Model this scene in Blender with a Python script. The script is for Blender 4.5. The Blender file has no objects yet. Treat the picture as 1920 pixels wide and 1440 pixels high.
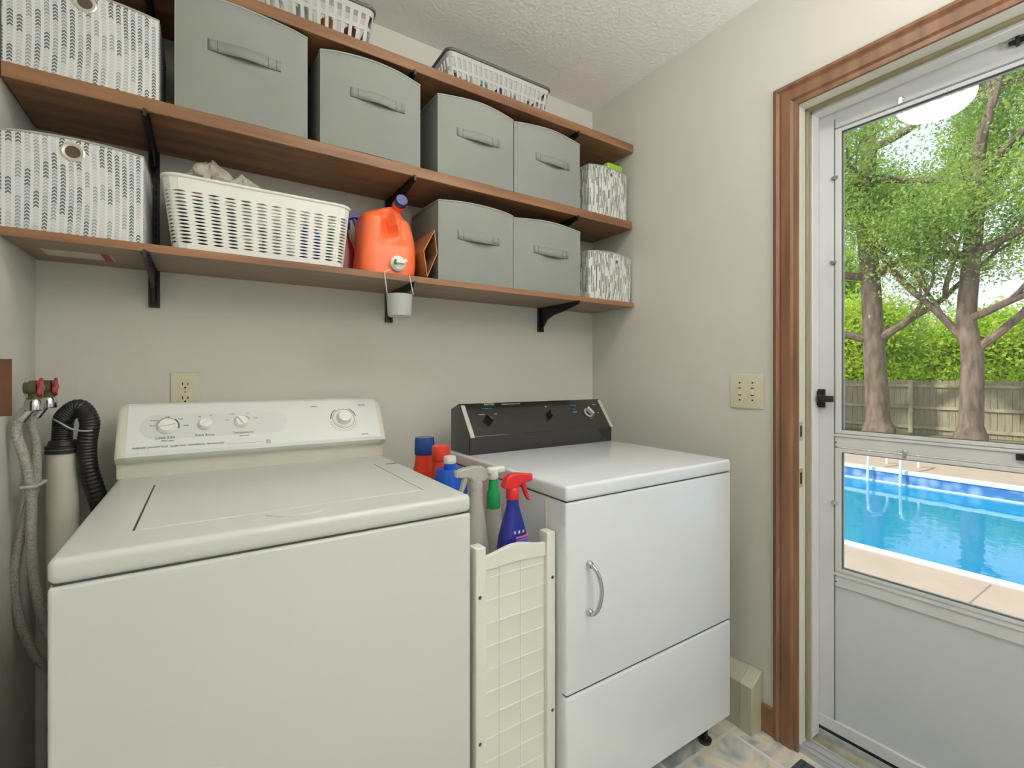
import bpy, math, random
import numpy as np
from mathutils import Vector
R=math.radians
random.seed(7); rng=np.random.default_rng(7)
sc=bpy.context.scene; C=bpy.context.collection
# ------------------------------------------------------------ camera
F=880.517; YAW=33.1264; V0=704.414; H=1.1983
cam=bpy.data.cameras.new('camera'); co=bpy.data.objects.new('camera',cam); C.objects.link(co)
co.location=(0,0,H); co.rotation_euler=(R(90),0,R(-YAW))
cam.sensor_width=36; cam.lens=F/1920*36; cam.shift_y=-(720-V0)/1920; cam.clip_start=.02; cam.clip_end=300
sc.camera=co
# ------------------------------------------------------------ world, sun, exposure
w=bpy.data.worlds.new('sky'); sc.world=w; w.use_nodes=True
nt=w.node_tree; bg=nt.nodes['Background']
tc=nt.nodes.new('ShaderNodeTexCoord'); sp=nt.nodes.new('ShaderNodeSeparateXYZ'); nt.links.new(tc.outputs['Generated'],sp.inputs[0])
cr=nt.nodes.new('ShaderNodeValToRGB'); nt.links.new(sp.outputs['Z'],cr.inputs[0]); nt.links.new(cr.outputs[0],bg.inputs[0])
cr.color_ramp.elements[0].color=(.92,.95,1,1); cr.color_ramp.elements[0].position=0
cr.color_ramp.elements[1].color=(.62,.78,1,1); cr.color_ramp.elements[1].position=.8
bg.inputs[1].default_value=.92
sun=bpy.data.lights.new('sun','SUN'); sun.energy=3.0; sun.angle=R(3); sun.color=(1,.95,.86)
so=bpy.data.objects.new('sun',sun); C.objects.link(so)
so.rotation_euler=Vector((.62,-.3,-.74)).to_track_quat('-Z','Y').to_euler(); so.location=(-4,4,9)
LAMP1=17.0; FILL_GLOBE=5.0; FILL_UPLIGHT=330.0  # first is the flush ceiling lamp, the other two drive added fill lights
sc.view_settings.view_transform='Standard'; sc.view_settings.look='None'
sc.view_settings.exposure=0.5; sc.view_settings.gamma=1; sc.view_settings.use_curve_mapping=False
sc.cycles.use_denoising=True; sc.cycles.max_bounces=10; sc.cycles.diffuse_bounces=5; sc.cycles.transparent_max_bounces=12
sc.cycles.sample_clamp_indirect=6
# ------------------------------------------------------------ measuring helpers (a photo pixel at a known depth -> world point)
cY,sY=math.cos(R(YAW)),math.sin(R(YAW))
def ray(u,v): return ((u-960)*cY+F*sY, -(u-960)*sY+F*cY, V0-v)
def ay(u,v,y): r=ray(u,v); t=y/r[1]; return Vector((r[0]*t,y,H+r[2]*t))
def ax(u,v,x): r=ray(u,v); t=x/r[0]; return Vector((x,r[1]*t,H+r[2]*t))
def az(u,v,z): r=ray(u,v); t=(z-H)/r[2]; return Vector((r[0]*t,r[1]*t,z))
XL,XR,YB,ZC=-.3718,1.5843,1.7073,2.4828
# ------------------------------------------------------------ materials
def lin(c):
    return tuple((x/255/12.92 if x/255<=.04045 else ((x/255+.055)/1.055)**2.4) for x in c)+(1,)
MATS={}
def mat(name,col,rough=.5,metal=0,spec=.5,var=0,vscale=8,bump=0,bscale=60,stretch=(1,1,1),col2=None,trans=0,coat=0,alpha=1,emit=0):
    if name in MATS: return MATS[name]
    m=bpy.data.materials.new(name); m.use_nodes=True; n=m.node_tree; b=n.nodes['Principled BSDF']; L=n.links
    base=lin(col); b.inputs['Base Color'].default_value=base; b.inputs['Roughness'].default_value=rough
    b.inputs['Metallic'].default_value=metal; b.inputs['Specular IOR Level'].default_value=spec
    b.inputs['Transmission Weight'].default_value=trans; b.inputs['Coat Weight'].default_value=coat; b.inputs['Alpha'].default_value=alpha
    if emit: b.inputs['Emission Color'].default_value=base; b.inputs['Emission Strength'].default_value=emit
    t=n.nodes.new('ShaderNodeTexCoord'); mp=n.nodes.new('ShaderNodeMapping'); mp.inputs['Scale'].default_value=stretch
    L.new(t.outputs['Object'],mp.inputs[0])
    if var or col2:
        no=n.nodes.new('ShaderNodeTexNoise'); no.inputs['Scale'].default_value=vscale; no.inputs['Detail'].default_value=6
        L.new(mp.outputs[0],no.inputs['Vector'])
        mx=n.nodes.new('ShaderNodeMix'); mx.data_type='RGBA'
        c2=lin(col2) if col2 else tuple(x*(1-var) for x in base[:3])+(1,)
        rp=n.nodes.new('ShaderNodeMapRange'); rp.inputs[1].default_value=.32; rp.inputs[2].default_value=.68
        L.new(no.outputs['Fac'],rp.inputs[0]); L.new(rp.outputs[0],mx.inputs['Factor'])
        mx.inputs['A'].default_value=base; mx.inputs['B'].default_value=c2
        L.new(mx.outputs['Result'],b.inputs['Base Color'])
    if bump:
        n2=n.nodes.new('ShaderNodeTexNoise'); n2.inputs['Scale'].default_value=bscale; n2.inputs['Detail'].default_value=4
        L.new(mp.outputs[0],n2.inputs['Vector'])
        bp=n.nodes.new('ShaderNodeBump'); bp.inputs['Strength'].default_value=bump; bp.inputs['Distance'].default_value=.004
        L.new(n2.outputs['Fac'],bp.inputs['Height']); L.new(bp.outputs[0],b.inputs['Normal'])
    MATS[name]=m; return m
M_wall=mat('wall_paint',(211,211,203),.6,var=.05,vscale=2,bump=.12,bscale=140)
M_ceil=mat('ceiling_paint',(238,237,235),.9,bump=.9,bscale=70)
M_wood=mat('stained_pine',(152,110,76),.5,col2=(112,78,52),vscale=5,stretch=(.5,6,6),bump=.15,bscale=40)
M_lam=mat('laminate_shelf',(142,122,102),.45,col2=(126,106,88),vscale=6,stretch=(.4,5,5))
M_case=mat('casing_wood',(140,102,74),.42,col2=(110,77,54),vscale=6,stretch=(5,5,.45),bump=.1,bscale=60)
M_black=mat('black_metal',(26,24,24),.4)
M_enam=mat('washer_enamel',(212,217,213),.28,spec=.5,var=.02,vscale=3)
M_enam2=mat('dryer_enamel',(230,237,242),.13,spec=.6,var=.015,vscale=3)
M_cream=mat('aged_plastic',(220,219,203),.4)
M_dark=mat('seam_shadow',(70,74,70),.8)
M_fab=mat('grey_fabric',(145,151,146),.85,var=.08,vscale=5,bump=.12,bscale=260,spec=.2)
M_fabs=mat('grey_fabric_strap',(140,146,141),.85,bump=.12,bscale=260,spec=.2)
M_fabt=mat('grey_fabric_piping',(158,164,159),.8,spec=.2)
M_seam=mat('dark_stitching',(70,74,74),.9)
M_whitep=mat('white_plastic',(236,238,232),.35)
M_cart=mat('cart_plastic',(228,232,222),.4)
M_chrome=mat('chrome',(200,200,202),.18,metal=1)
M_alu=mat('white_aluminium',(220,224,226),.38,vscale=4,col2=(208,212,215))
M_alug=mat('grey_aluminium_panel',(208,215,220),.42,col2=(200,207,213),vscale=2)
M_strip=mat('white_frame_strip',(232,234,238),.35)
M_jamb=mat("cream_jamb_paint",(232,232,220),.5,var=.05,vscale=5)
M_tan=mat('weatherstrip_tan',(150,144,112),.6)
M_grey=mat('galvanised_metal',(198,202,206),.35,metal=.5)
M_braid=mat('braided_steel',(198,196,188),.4,metal=.4,col2=(158,154,144),vscale=260,bump=.8,bscale=400)
M_brass=mat('aged_brass',(120,112,84),.45,metal=.5,col2=(84,86,62),vscale=40)
M_brown=mat('brown_block',(104,68,40),.7,var=.3,vscale=20)
M_redh=mat('red_valve_handle',(170,50,52),.4,var=.2,vscale=50)
M_rub=mat('black_rubber',(30,31,31),.45)
M_pvc=mat('pvc_pipe',(212,210,196),.4,var=.12,vscale=9,stretch=(1,1,.2))
M_ivory=mat('ivory_plate',(208,205,180),.4)
M_slot=mat('dark_slot',(30,28,24),.7)
M_orange=mat('orange_plastic',(250,118,70),.32,spec=.5)
M_navy=mat('navy_plastic',(46,50,122),.4)
M_blue=mat('blue_plastic',(20,80,190),.25)
M_deepb=mat('deep_blue_plastic',(24,34,130),.22)
M_red=mat('red_plastic',(206,32,40),.35)
M_redor=mat('red_orange_plastic',(222,62,36),.35)
M_card=mat('cardboard',(176,126,76),.8,col2=(150,104,60),vscale=14)
M_cardi=mat('cardboard_edge',(200,160,110),.8)
M_lime=mat('lime_plastic',(150,205,50),.5)
M_cloth=mat('rag_cloth',(196,192,178),.95,bump=.9,bscale=160,var=.15,vscale=14)
M_paper=mat('white_paper',(225,222,215),.8)
M_green=mat('green_plastic',(20,150,80),.35)
M_clear=mat('frosted_plastic',(240,240,230),.25,trans=.55,var=.05)
M_cup=mat('frosted_cup',(225,230,228),.3,trans=.45)
M_tray=mat('tray_plastic',(214,214,200),.5)
M_graypl=mat('grey_rim_plastic',(88,90,86),.4)
M_bask=mat('pale_grey_plastic',(180,184,184),.35)
M_panel=mat('black_console',(34,32,31),.18,spec=.6,coat=.3)
M_print=mat('grey_print',(104,110,108),.6)
M_printw=mat('white_print',(220,222,222),.6)
M_printb=mat('blue_print',(60,130,190),.6)
M_oval=mat('grey_decal',(215,221,219),.4)
M_steel=mat('brushed_strip',(190,190,182),.4,metal=.3)
M_mat=mat('dark_mat',(62,70,80),.9,bump=.6,bscale=90)
M_sill=mat('worn_sill',(170,166,146),.6,col2=(128,122,102),vscale=16)
M_heat=mat('heater_paint',(186,186,164),.5,var=.06)
M_stick=mat('paper_sticker',(190,184,170),.8,var=.15,vscale=70)
# --- chevron printed fabric
def mathn(n,op,a,b=None,clamp=False):
    x=n.nodes.new('ShaderNodeMath'); x.operation=op; x.use_clamp=clamp
    for i,v in enumerate((a,b)):
        if v is None: continue
        if isinstance(v,(int,float)): x.inputs[i].default_value=v
        else: n.links.new(v,x.inputs[i])
    return x.outputs[0]
def chevron(name,wd,rh,seg):
    m=bpy.data.materials.new(name); m.use_nodes=True; n=m.node_tree; b=n.nodes['Principled BSDF']; b.inputs['Roughness'].default_value=.8; b.inputs['Specular IOR Level'].default_value=.2
    t=n.nodes.new('ShaderNodeTexCoord'); s=n.nodes.new('ShaderNodeSeparateXYZ'); n.links.new(t.outputs['Object'],s.inputs[0])
    p=mathn(n,'ADD',s.outputs['X'],s.outputs['Y'])
    u=mathn(n,'DIVIDE',p,wd); col=mathn(n,'FLOOR',u); fx=mathn(n,'SUBTRACT',mathn(n,'FRACT',u),.5); afx=mathn(n,'ABSOLUTE',fx)
    v=mathn(n,'ADD',mathn(n,'DIVIDE',s.outputs['Z'],rh),mathn(n,'MULTIPLY',afx,1.9))
    rf=mathn(n,'FRACT',v)
    wn=n.nodes.new('ShaderNodeTexWhiteNoise'); wn.noise_dimensions='1D'; n.links.new(col,wn.inputs['W'])
    sg=mathn(n,'FLOOR',mathn(n,'ADD',mathn(n,'DIVIDE',mathn(n,'FLOOR',v),seg),mathn(n,'MULTIPLY',wn.outputs['Value'],9)))
    cx=n.nodes.new('ShaderNodeCombineXYZ'); n.links.new(col,cx.inputs[0]); n.links.new(sg,cx.inputs[1])
    w2=n.nodes.new('ShaderNodeTexWhiteNoise'); w2.noise_dimensions='2D'; n.links.new(cx.outputs[0],w2.inputs['Vector'])
    rp=n.nodes.new('ShaderNodeValToRGB'); rp.color_ramp.interpolation='CONSTANT'; e=rp.color_ramp.elements
    e[0].color=lin((104,112,116)); e[0].position=0; e[1].color=lin((158,164,168)); e[1].position=.36
    k=e.new(.6); k.color=lin((190,190,190)); k=e.new(.82); k.color=lin((208,210,210))
    n.links.new(w2.outputs['Value'],rp.inputs[0])
    mk=mathn(n,'MULTIPLY',mathn(n,'LESS_THAN',afx,.31),mathn(n,'LESS_THAN',rf,.66))
    mx=n.nodes.new('ShaderNodeMix'); mx.data_type='RGBA'; mx.inputs['A'].default_value=lin((226,230,230)); n.links.new(rp.outputs[0],mx.inputs['B']); n.links.new(mk,mx.inputs['Factor'])
    n.links.new(mx.outputs['Result'],b.inputs['Base Color']); return m
M_chev=chevron('arrow_print_fabric',.0139,.0076,5)
def streak(name):
    m=bpy.data.materials.new(name); m.use_nodes=True; n=m.node_tree; b=n.nodes['Principled BSDF']; b.inputs['Roughness'].default_value=.8
    t=n.nodes.new('ShaderNodeTexCoord'); s=n.nodes.new('ShaderNodeSeparateXYZ'); n.links.new(t.outputs['Object'],s.inputs[0])
    p=mathn(n,'ADD',s.outputs['X'],s.outputs['Y']); u=mathn(n,'DIVIDE',p,.0075); col=mathn(n,'FLOOR',u); fx=mathn(n,'FRACT',u)
    wn=n.nodes.new('ShaderNodeTexWhiteNoise'); wn.noise_dimensions='1D'; n.links.new(col,wn.inputs['W'])
    sg=mathn(n,'FLOOR',mathn(n,'ADD',mathn(n,'DIVIDE',s.outputs['Z'],.036),mathn(n,'MULTIPLY',wn.outputs['Value'],9)))
    cx=n.nodes.new('ShaderNodeCombineXYZ'); n.links.new(col,cx.inputs[0]); n.links.new(sg,cx.inputs[1])
    w2=n.nodes.new('ShaderNodeTexWhiteNoise'); w2.noise_dimensions='2D'; n.links.new(cx.outputs[0],w2.inputs['Vector'])
    rp=n.nodes.new('ShaderNodeValToRGB'); rp.color_ramp.interpolation='CONSTANT'; e=rp.color_ramp.elements
    e[0].color=lin((98,106,106)); e[0].position=0; e[1].color=lin((150,156,154)); e[1].position=.35; k=e.new(.6); k.color=lin((214,216,212))
    n.links.new(w2.outputs['Value'],rp.inputs[0])
    mx=n.nodes.new('ShaderNodeMix'); mx.data_type='RGBA'; mx.inputs['A'].default_value=lin((222,224,220)); n.links.new(rp.outputs[0],mx.inputs['B']); n.links.new(mathn(n,'LESS_THAN',fx,.6),mx.inputs['Factor'])
    n.links.new(mx.outputs['Result'],b.inputs['Base Color']); return m
M_streak=streak('dashed_print_fabric')
def glassmat():
    m=bpy.data.materials.new('window_glass'); m.use_nodes=True; n=m.node_tree; n.nodes.remove(n.nodes['Principled BSDF'])
    o=n.nodes['Material Output']; t=n.nodes.new('ShaderNodeBsdfTransparent'); g=n.nodes.new('ShaderNodeBsdfGlossy'); g.inputs['Roughness'].default_value=0
    t.inputs[0].default_value=(.95,.97,.97,1)
    f=n.nodes.new('ShaderNodeFresnel'); f.inputs[0].default_value=1.45; mx=n.nodes.new('ShaderNodeMixShader')
    n.links.new(f.outputs[0],mx.inputs[0]); n.links.new(t.outputs[0],mx.inputs[1]); n.links.new(g.outputs[0],mx.inputs[2]); n.links.new(mx.outputs[0],o.inputs[0]); return m
M_glass=glassmat()
def tilemat():
    m=bpy.data.materials.new('slate_tile'); m.use_nodes=True; n=m.node_tree; b=n.nodes['Principled BSDF']; L=n.links
    t=n.nodes.new('ShaderNodeTexCoord'); mp=n.nodes.new('ShaderNodeMapping'); L.new(t.outputs['Object'],mp.inputs[0]); mp.inputs['Location'].default_value=(-TX/TS,-TY/TS,0); mp.inputs['Scale'].default_value=(1/TS,1/TS,1/TS)
    br=n.nodes.new('ShaderNodeTexBrick'); br.offset=0; br.inputs['Scale'].default_value=1; br.inputs['Mortar Size'].default_value=.02; br.inputs['Brick Width'].default_value=1; br.inputs['Row Height'].default_value=1
    br.inputs['Color1'].default_value=(0,0,0,1); br.inputs['Color2'].default_value=(1,1,1,1); L.new(mp.outputs[0],br.inputs[0])
    no=n.nodes.new('ShaderNodeTexNoise'); no.inputs['Scale'].default_value=7; no.inputs['Detail'].default_value=8; no.inputs['Distortion'].default_value=1.2; L.new(t.outputs['Object'],no.inputs[0])
    rp=n.nodes.new('ShaderNodeValToRGB'); e=rp.color_ramp.elements; e[0].position=.3; e[0].color=lin((150,156,154)); e[1].position=.72; e[1].color=lin((204,188,156)); k=e.new(.42); k.color=lin((190,196,194)); k=e.new(.52); k.color=lin((224,216,198))
    ad=mathn(n,'ADD',no.outputs['Fac'],mathn(n,'MULTIPLY',mathn(n,'SUBTRACT',br.outputs['Color'],.5),.14)); L.new(ad,rp.inputs[0])
    mx=n.nodes.new('ShaderNodeMix'); mx.data_type='RGBA'; L.new(br.outputs['Fac'],mx.inputs['Factor']); L.new(rp.outputs[0],mx.inputs['A']); mx.inputs['B'].default_value=lin((226,226,218))
    L.new(mx.outputs['Result'],b.inputs['Base Color']); b.inputs['Roughness'].default_value=.45; return m
_g=az(1368,1371,0); TX,TY,TS=_g.x,_g.y,.305
M_tile=tilemat()
def leafmat(name,c1,c2,c3):
    m=bpy.data.materials.new(name); m.use_nodes=True; n=m.node_tree; n.nodes.remove(n.nodes['Principled BSDF']); L=n.links; o=n.nodes['Material Output']
    t=n.nodes.new('ShaderNodeTexCoord'); no=n.nodes.new('ShaderNodeTexNoise'); no.inputs['Scale'].default_value=.9; no.inputs['Detail'].default_value=8; no.inputs['Roughness'].default_value=.75; L.new(t.outputs['Object'],no.inputs[0])
    rp=n.nodes.new('ShaderNodeValToRGB'); e=rp.color_ramp.elements; e[0].position=.33; e[0].color=lin(c1); e[1].position=.66; e[1].color=lin(c3); k=e.new(.5); k.color=lin(c2); L.new(no.outputs['Fac'],rp.inputs[0])
    d=n.nodes.new('ShaderNodeBsdfDiffuse'); tr=n.nodes.new('ShaderNodeBsdfTranslucent'); mx=n.nodes.new('ShaderNodeMixShader'); mx.inputs[0].default_value=.5
    L.new(rp.outputs[0],d.inputs[0]); L.new(rp.outputs[0],tr.inputs[0]); L.new(d.outputs[0],mx.inputs[1]); L.new(tr.outputs[0],mx.inputs[2]); L.new(mx.outputs[0],o.inputs[0]); return m
M_leafA=leafmat('leaves_green',(140,172,100),(182,210,112),(226,238,136))
M_leafB=leafmat('leaves_yellow_green',(146,184,72),(196,220,84),(232,240,124))
M_bark=mat('bark',(150,128,112),.9,col2=(104,88,78),vscale=9,stretch=(1,1,.3),bump=1,bscale=14)
M_fence=mat('weathered_fence',(176,166,140),.9,col2=(146,134,110),vscale=5,stretch=(1,9,.5))
M_rail=mat('fence_rail_wood',(188,178,150),.9,col2=(160,148,122),vscale=6)
M_deck=mat('pool_concrete',(196,172,150),.8,var=.1,vscale=3)
M_joint=mat('deck_joint',(150,130,110),.9)
M_cope=mat('white_coping',(232,240,244),.5)
M_ground=mat('mulch_ground',(140,130,96),.95,col2=(112,120,70),vscale=3)
def linermat():
    m=bpy.data.materials.new('liner_band'); m.use_nodes=True; n=m.node_tree; b=n.nodes['Principled BSDF']
    t=n.nodes.new('ShaderNodeTexCoord'); mp=n.nodes.new('ShaderNodeMapping'); mp.inputs['Rotation'].default_value=(0,0,R(90)); n.links.new(t.outputs['Object'],mp.inputs[0])
    v=n.nodes.new('ShaderNodeTexVoronoi'); v.inputs['Scale'].default_value=5.5; n.links.new(t.outputs['Object'],v.inputs[0])
    rp=n.nodes.new('ShaderNodeValToRGB'); e=rp.color_ramp.elements; e[0].color=lin((150,180,214)); e[0].position=.2; e[1].color=lin((70,128,184)); e[1].position=.6
    n.links.new(v.outputs['Distance'],rp.inputs[0]); n.links.new(rp.outputs[0],b.inputs['Base Color']); b.inputs['Roughness'].default_value=.3; return m
M_liner=linermat()
def watermat():
    m=bpy.data.materials.new('pool_water'); m.use_nodes=True; n=m.node_tree; b=n.nodes['Principled BSDF']
    b.inputs['Base Color'].default_value=lin((0,146,190)); b.inputs['Roughness'].default_value=.01; b.inputs['IOR'].default_value=1.42
    t=n.nodes.new('ShaderNodeTexCoord'); no=n.nodes.new('ShaderNodeTexNoise'); no.inputs['Scale'].default_value=5; no.inputs['Detail'].default_value=3; n.links.new(t.outputs['Object'],no.inputs[0])
    bp=n.nodes.new('ShaderNodeBump'); bp.inputs['Strength'].default_value=.12; bp.inputs['Distance'].default_value=.02; n.links.new(no.outputs['Fac'],bp.inputs['Height']); n.links.new(bp.outputs[0],b.inputs['Normal']); return m
M_water=watermat()
# ------------------------------------------------------------ mesh helpers
class MB:
    def __init__(s): s.v=[]; s.f=[]
    def add(s,vs,fs):
        k=len(s.v); s.v+= [tuple(x) for x in vs]; s.f+=[tuple(i+k for i in f) for f in fs]; return s
    def box(s,x0,x1,y0,y1,z0,z1,b=0):
        if b<=0:
            return s.add([(x,y,z) for x in (x0,x1) for y in (y0,y1) for z in (z0,z1)],[(0,1,3,2),(4,6,7,5),(0,4,5,1),(2,3,7,6),(0,2,6,4),(1,5,7,3)])
        b=min(b,(x1-x0)*.49,(y1-y0)*.49,(z1-z0)*.49); n=3
        # rounded box: quad-sphere corners
        cs=[]; key={}; vs=[]; fs=[]
        g=[-1]+[-1]*0
        pts=[math.tan(math.pi/4*(i/n)) for i in range(n+1)]
        line=[(-1,-1+0,0)]
        seq=[(-1,-p) for p in reversed(pts)]+[(1,p) for p in pts]   # (side, local offset)
        N=len(seq)
        def pos(d):
            out=[]; v=[]
            for (sd,of) in d: v.append(of)
            l=math.sqrt(sum(q*q for q in v))
            for (sd,of),lo,hi in zip(d,(x0,y0,z0),(x1,y1,z1)):
                c=lo+b if sd<0 else hi-b
                out.append(c+of/l*b)
            return tuple(out)
        for axis in range(3):
            for sgn in (-1,1):
                grid=[]
                for i in range(N):
                    row=[]
                    for j in range(N):
                        d=[None]*3; d[axis]=(sgn,sgn*1.0); d[(axis+1)%3]=seq[i]; d[(axis+2)%3]=seq[j]
                        q=pos(d); kq=tuple(round(t,6) for t in q)
                        if kq not in key: key[kq]=len(vs); vs.append(q)
                        row.append(key[kq])
                    grid.append(row)
                for i in range(N-1):
                    for j in range(N-1):
                        f=[grid[i][j],grid[i+1][j],grid[i+1][j+1],grid[i][j+1]]
                        if sgn<0: f.reverse()
                        if len(set(f))==4: fs.append(f)
                        elif len(set(f))==3:
                            u=[]; [u.append(q) for q in f if q not in u]; fs.append(u)
        return s.add(vs,fs)
    def ring(s,rings,cap=True,closed=True):
        n=len(rings[0]); vs=[p for r in rings for p in r]; fs=[]
        for k in range(len(rings)-1):
            for i in range(n if closed else n-1):
                j=(i+1)%n; fs.append((k*n+i,k*n+j,(k+1)*n+j,(k+1)*n+i))
        if cap: fs.append(tuple(reversed(range(n)))); fs.append(tuple((len(rings)-1)*n+i for i in range(n)))
        return s.add(vs,fs)
    def tube(s,path,r,n=12,cap=True):
        P=[Vector(p) for p in path]; rs=r if isinstance(r,(list,tuple)) else [r]*len(P); rings=[]; up=None
        for i,p in enumerate(P):
            t=(P[min(i+1,len(P)-1)]-P[max(i-1,0)]).normalized()
            if up is None: up=Vector((0,0,1)) if abs(t.z)<.9 else Vector((1,0,0))
            a=(up-t*up.dot(t)).normalized(); up=a; c=t.cross(a)
            rings.append([p+(a*math.cos(q)+c*math.sin(q))*rs[i] for q in [2*math.pi*k/n for k in range(n)]])
        return s.ring(rings,cap)
    def lathe(s,c,prof,n=28,axis='z',sx=1,sy=1):
        rings=[]
        for r,h in prof:
            rr=[]
            for k in range(n):
                q=2*math.pi*k/n; a,b_=r*math.cos(q)*sx,r*math.sin(q)*sy
                if axis=='z': rr.append((c[0]+a,c[1]+b_,c[2]+h))
                elif axis=='x': rr.append((c[0]+h,c[1]+a,c[2]+b_))
                else: rr.append((c[0]+a,c[1]-h,c[2]+b_))
            rings.append(rr)
        return s.ring(rings)
    def disc_on(s,c,nrm,up,prof,n=28,su=1):   # lathe about an arbitrary normal
        nrm=Vector(nrm).normalized(); up=Vector(up); a=(up-nrm*up.dot(nrm)).normalized(); b_=nrm.cross(a); rings=[]
        for r,h in prof: rings.append([Vector(c)+nrm*h+(a*math.cos(q)+b_*math.sin(q)*su)*r for q in [2*math.pi*k/n for k in range(n)]])
        return s.ring(rings)
    def prism(s,poly,fn,d0,d1):      # poly 2-D, fn(a,b,d)->xyz
        n=len(poly); s.add([fn(a,b,d) for d in (d0,d1) for a,b in poly],[tuple(range(n)),tuple(reversed(range(n,2*n)))]+[(i,(i+1)%n+0,(i+1)%n+n,i+n) for i in range(n)]); return s
    def loft(s,rows,n=32,disp=None):   # rows: z,cx,cy,rx,ry,power
        rings=[]
        for z,cx,cy,rx,ry,p in rows:
            rr=[]
            for k in range(n):
                q=2*math.pi*k/n; cq,sq=math.cos(q),math.sin(q)
                x=cx+rx*math.copysign(abs(cq)**(2/p),cq); y=cy+ry*math.copysign(abs(sq)**(2/p),sq)
                if disp: x,y=disp(x,y,z)
                rr.append((x,y,z))
            rings.append(rr)
        return s.ring(rings)
def rootloc(o):
    while o.parent: o=o.parent
    return Vector(o.location)
def obj(name,mb,m,parent=None,smooth=True,bevel=0,seg=2,solid=0,angle=38,sub=0):
    me=bpy.data.meshes.new(name); off=rootloc(parent) if parent else Vector((0,0,0))
    v=np.array(mb.v,dtype=float)-np.array(off)
    me.from_pydata(v.tolist(),[],mb.f); me.update()
    import bmesh
    bm=bmesh.new(); bm.from_mesh(me); bmesh.ops.recalc_face_normals(bm,faces=bm.faces); bm.to_mesh(me); bm.free()
    me.materials.append(m); o=bpy.data.objects.new(name,me); C.objects.link(o)
    if parent: o.parent=parent
    if smooth:
        me.polygons.foreach_set('use_smooth',[True]*len(me.polygons)); me.set_sharp_from_angle(angle=R(angle))
    if solid: q=o.modifiers.new('thickness','SOLIDIFY'); q.thickness=solid; q.offset=0
    if sub: q=o.modifiers.new('sub','SUBSURF'); q.levels=sub; q.render_levels=sub
    if bevel: q=o.modifiers.new('bevel','BEVEL'); q.width=bevel; q.segments=seg; q.limit_method='ANGLE'; q.angle_limit=R(35)
    return o
def tag(o,label,cat,group=None,kind=None):
    o['label']=label; o['category']=cat
    if group: o['group']=group
    if kind: o['kind']=kind
    return o
def thing(name,loc,label,cat,group=None):
    o=bpy.data.objects.new(name,None); o.empty_display_size=.05; o.location=loc; C.objects.link(o); return tag(o,label,cat,group)
def struct(name,mb,m,parent=None,**k):
    o=obj(name,mb,m,parent,**k)
    if not parent: o['kind']='structure'
    return o
def text(name,s,size,origin,ex,ey,m,parent,align='CENTER',depth=.0004):
    cu=bpy.data.curves.new(name,'FONT'); cu.body=s; cu.size=size; cu.align_x=align; cu.align_y='CENTER'; cu.extrude=depth; cu.resolution_u=2
    t=bpy.data.objects.new('t',cu); C.objects.link(t); bpy.context.view_layer.update()
    me0=t.to_mesh(); ex=Vector(ex).normalized(); ey=Vector(ey).normalized(); ez=ex.cross(ey)
    mb=MB(); o=Vector(origin); mb.add([o+ex*v.co.x+ey*v.co.y+ez*v.co.z for v in me0.vertices],[tuple(p.vertices) for p in me0.polygons])
    t.to_mesh_clear(); bpy.data.objects.remove(t); bpy.data.curves.remove(cu)
    return obj(name,mb,m,parent,smooth=False)
def smoothpath(P,n=8):
    P=[Vector(p) for p in P]; out=[]; Q=[2*P[0]-P[1]]+P+[2*P[-1]-P[-2]]
    for i in range(1,len(Q)-2):
        for k in range(n):
            t=k/n; a,b,c,d=Q[i-1],Q[i],Q[i+1],Q[i+2]
            out.append(.5*((2*b)+(c-a)*t+(2*a-5*b+4*c-d)*t*t+(3*b-a-3*c+d)*t**3))
    out.append(P[-1]); return out
# ------------------------------------------------------------ room shell
DY1=.757; DY0=-.157; DZ=2.062; WT=.14; YF=-2.4
struct('floor',MB().box(XL-.12,XR+.05,YF-.1,YB+.12,-.1,0),M_tile,smooth=False)
struct('ceiling',MB().box(XL-.12,XR+WT,YF-.1,YB+.12,ZC,ZC+.1),M_ceil,smooth=False)
struct('wall_back',MB().box(XL-.12,XR+WT,YB,YB+.12,-.1,ZC),M_wall,smooth=False)
struct('wall_left',MB().box(XL-.12,XL,YF-.1,YB,-.1,ZC),M_wall,smooth=False)
struct('wall_front',MB().box(XL,.55,YF-.1,YF,0,ZC).box(1.4,XR,YF-.1,YF,0,ZC).box(.55,1.4,YF-.1,YF,2.05,ZC),M_wall,smooth=False)  # opening added behind the viewpoint so sky light fills the room
struct('wall_right',MB().box(XR,XR+WT,DY1+.02,YB,-.6,ZC).box(XR,XR+WT,YF-.1,DY0-.02,-.6,ZC).box(XR,XR+WT,DY0-.02,DY1+.02,DZ+.02,ZC).box(XR+.051,XR+WT,DY0-.02,DY1+.02,-.6,-.02),M_wall,smooth=False)
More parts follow.
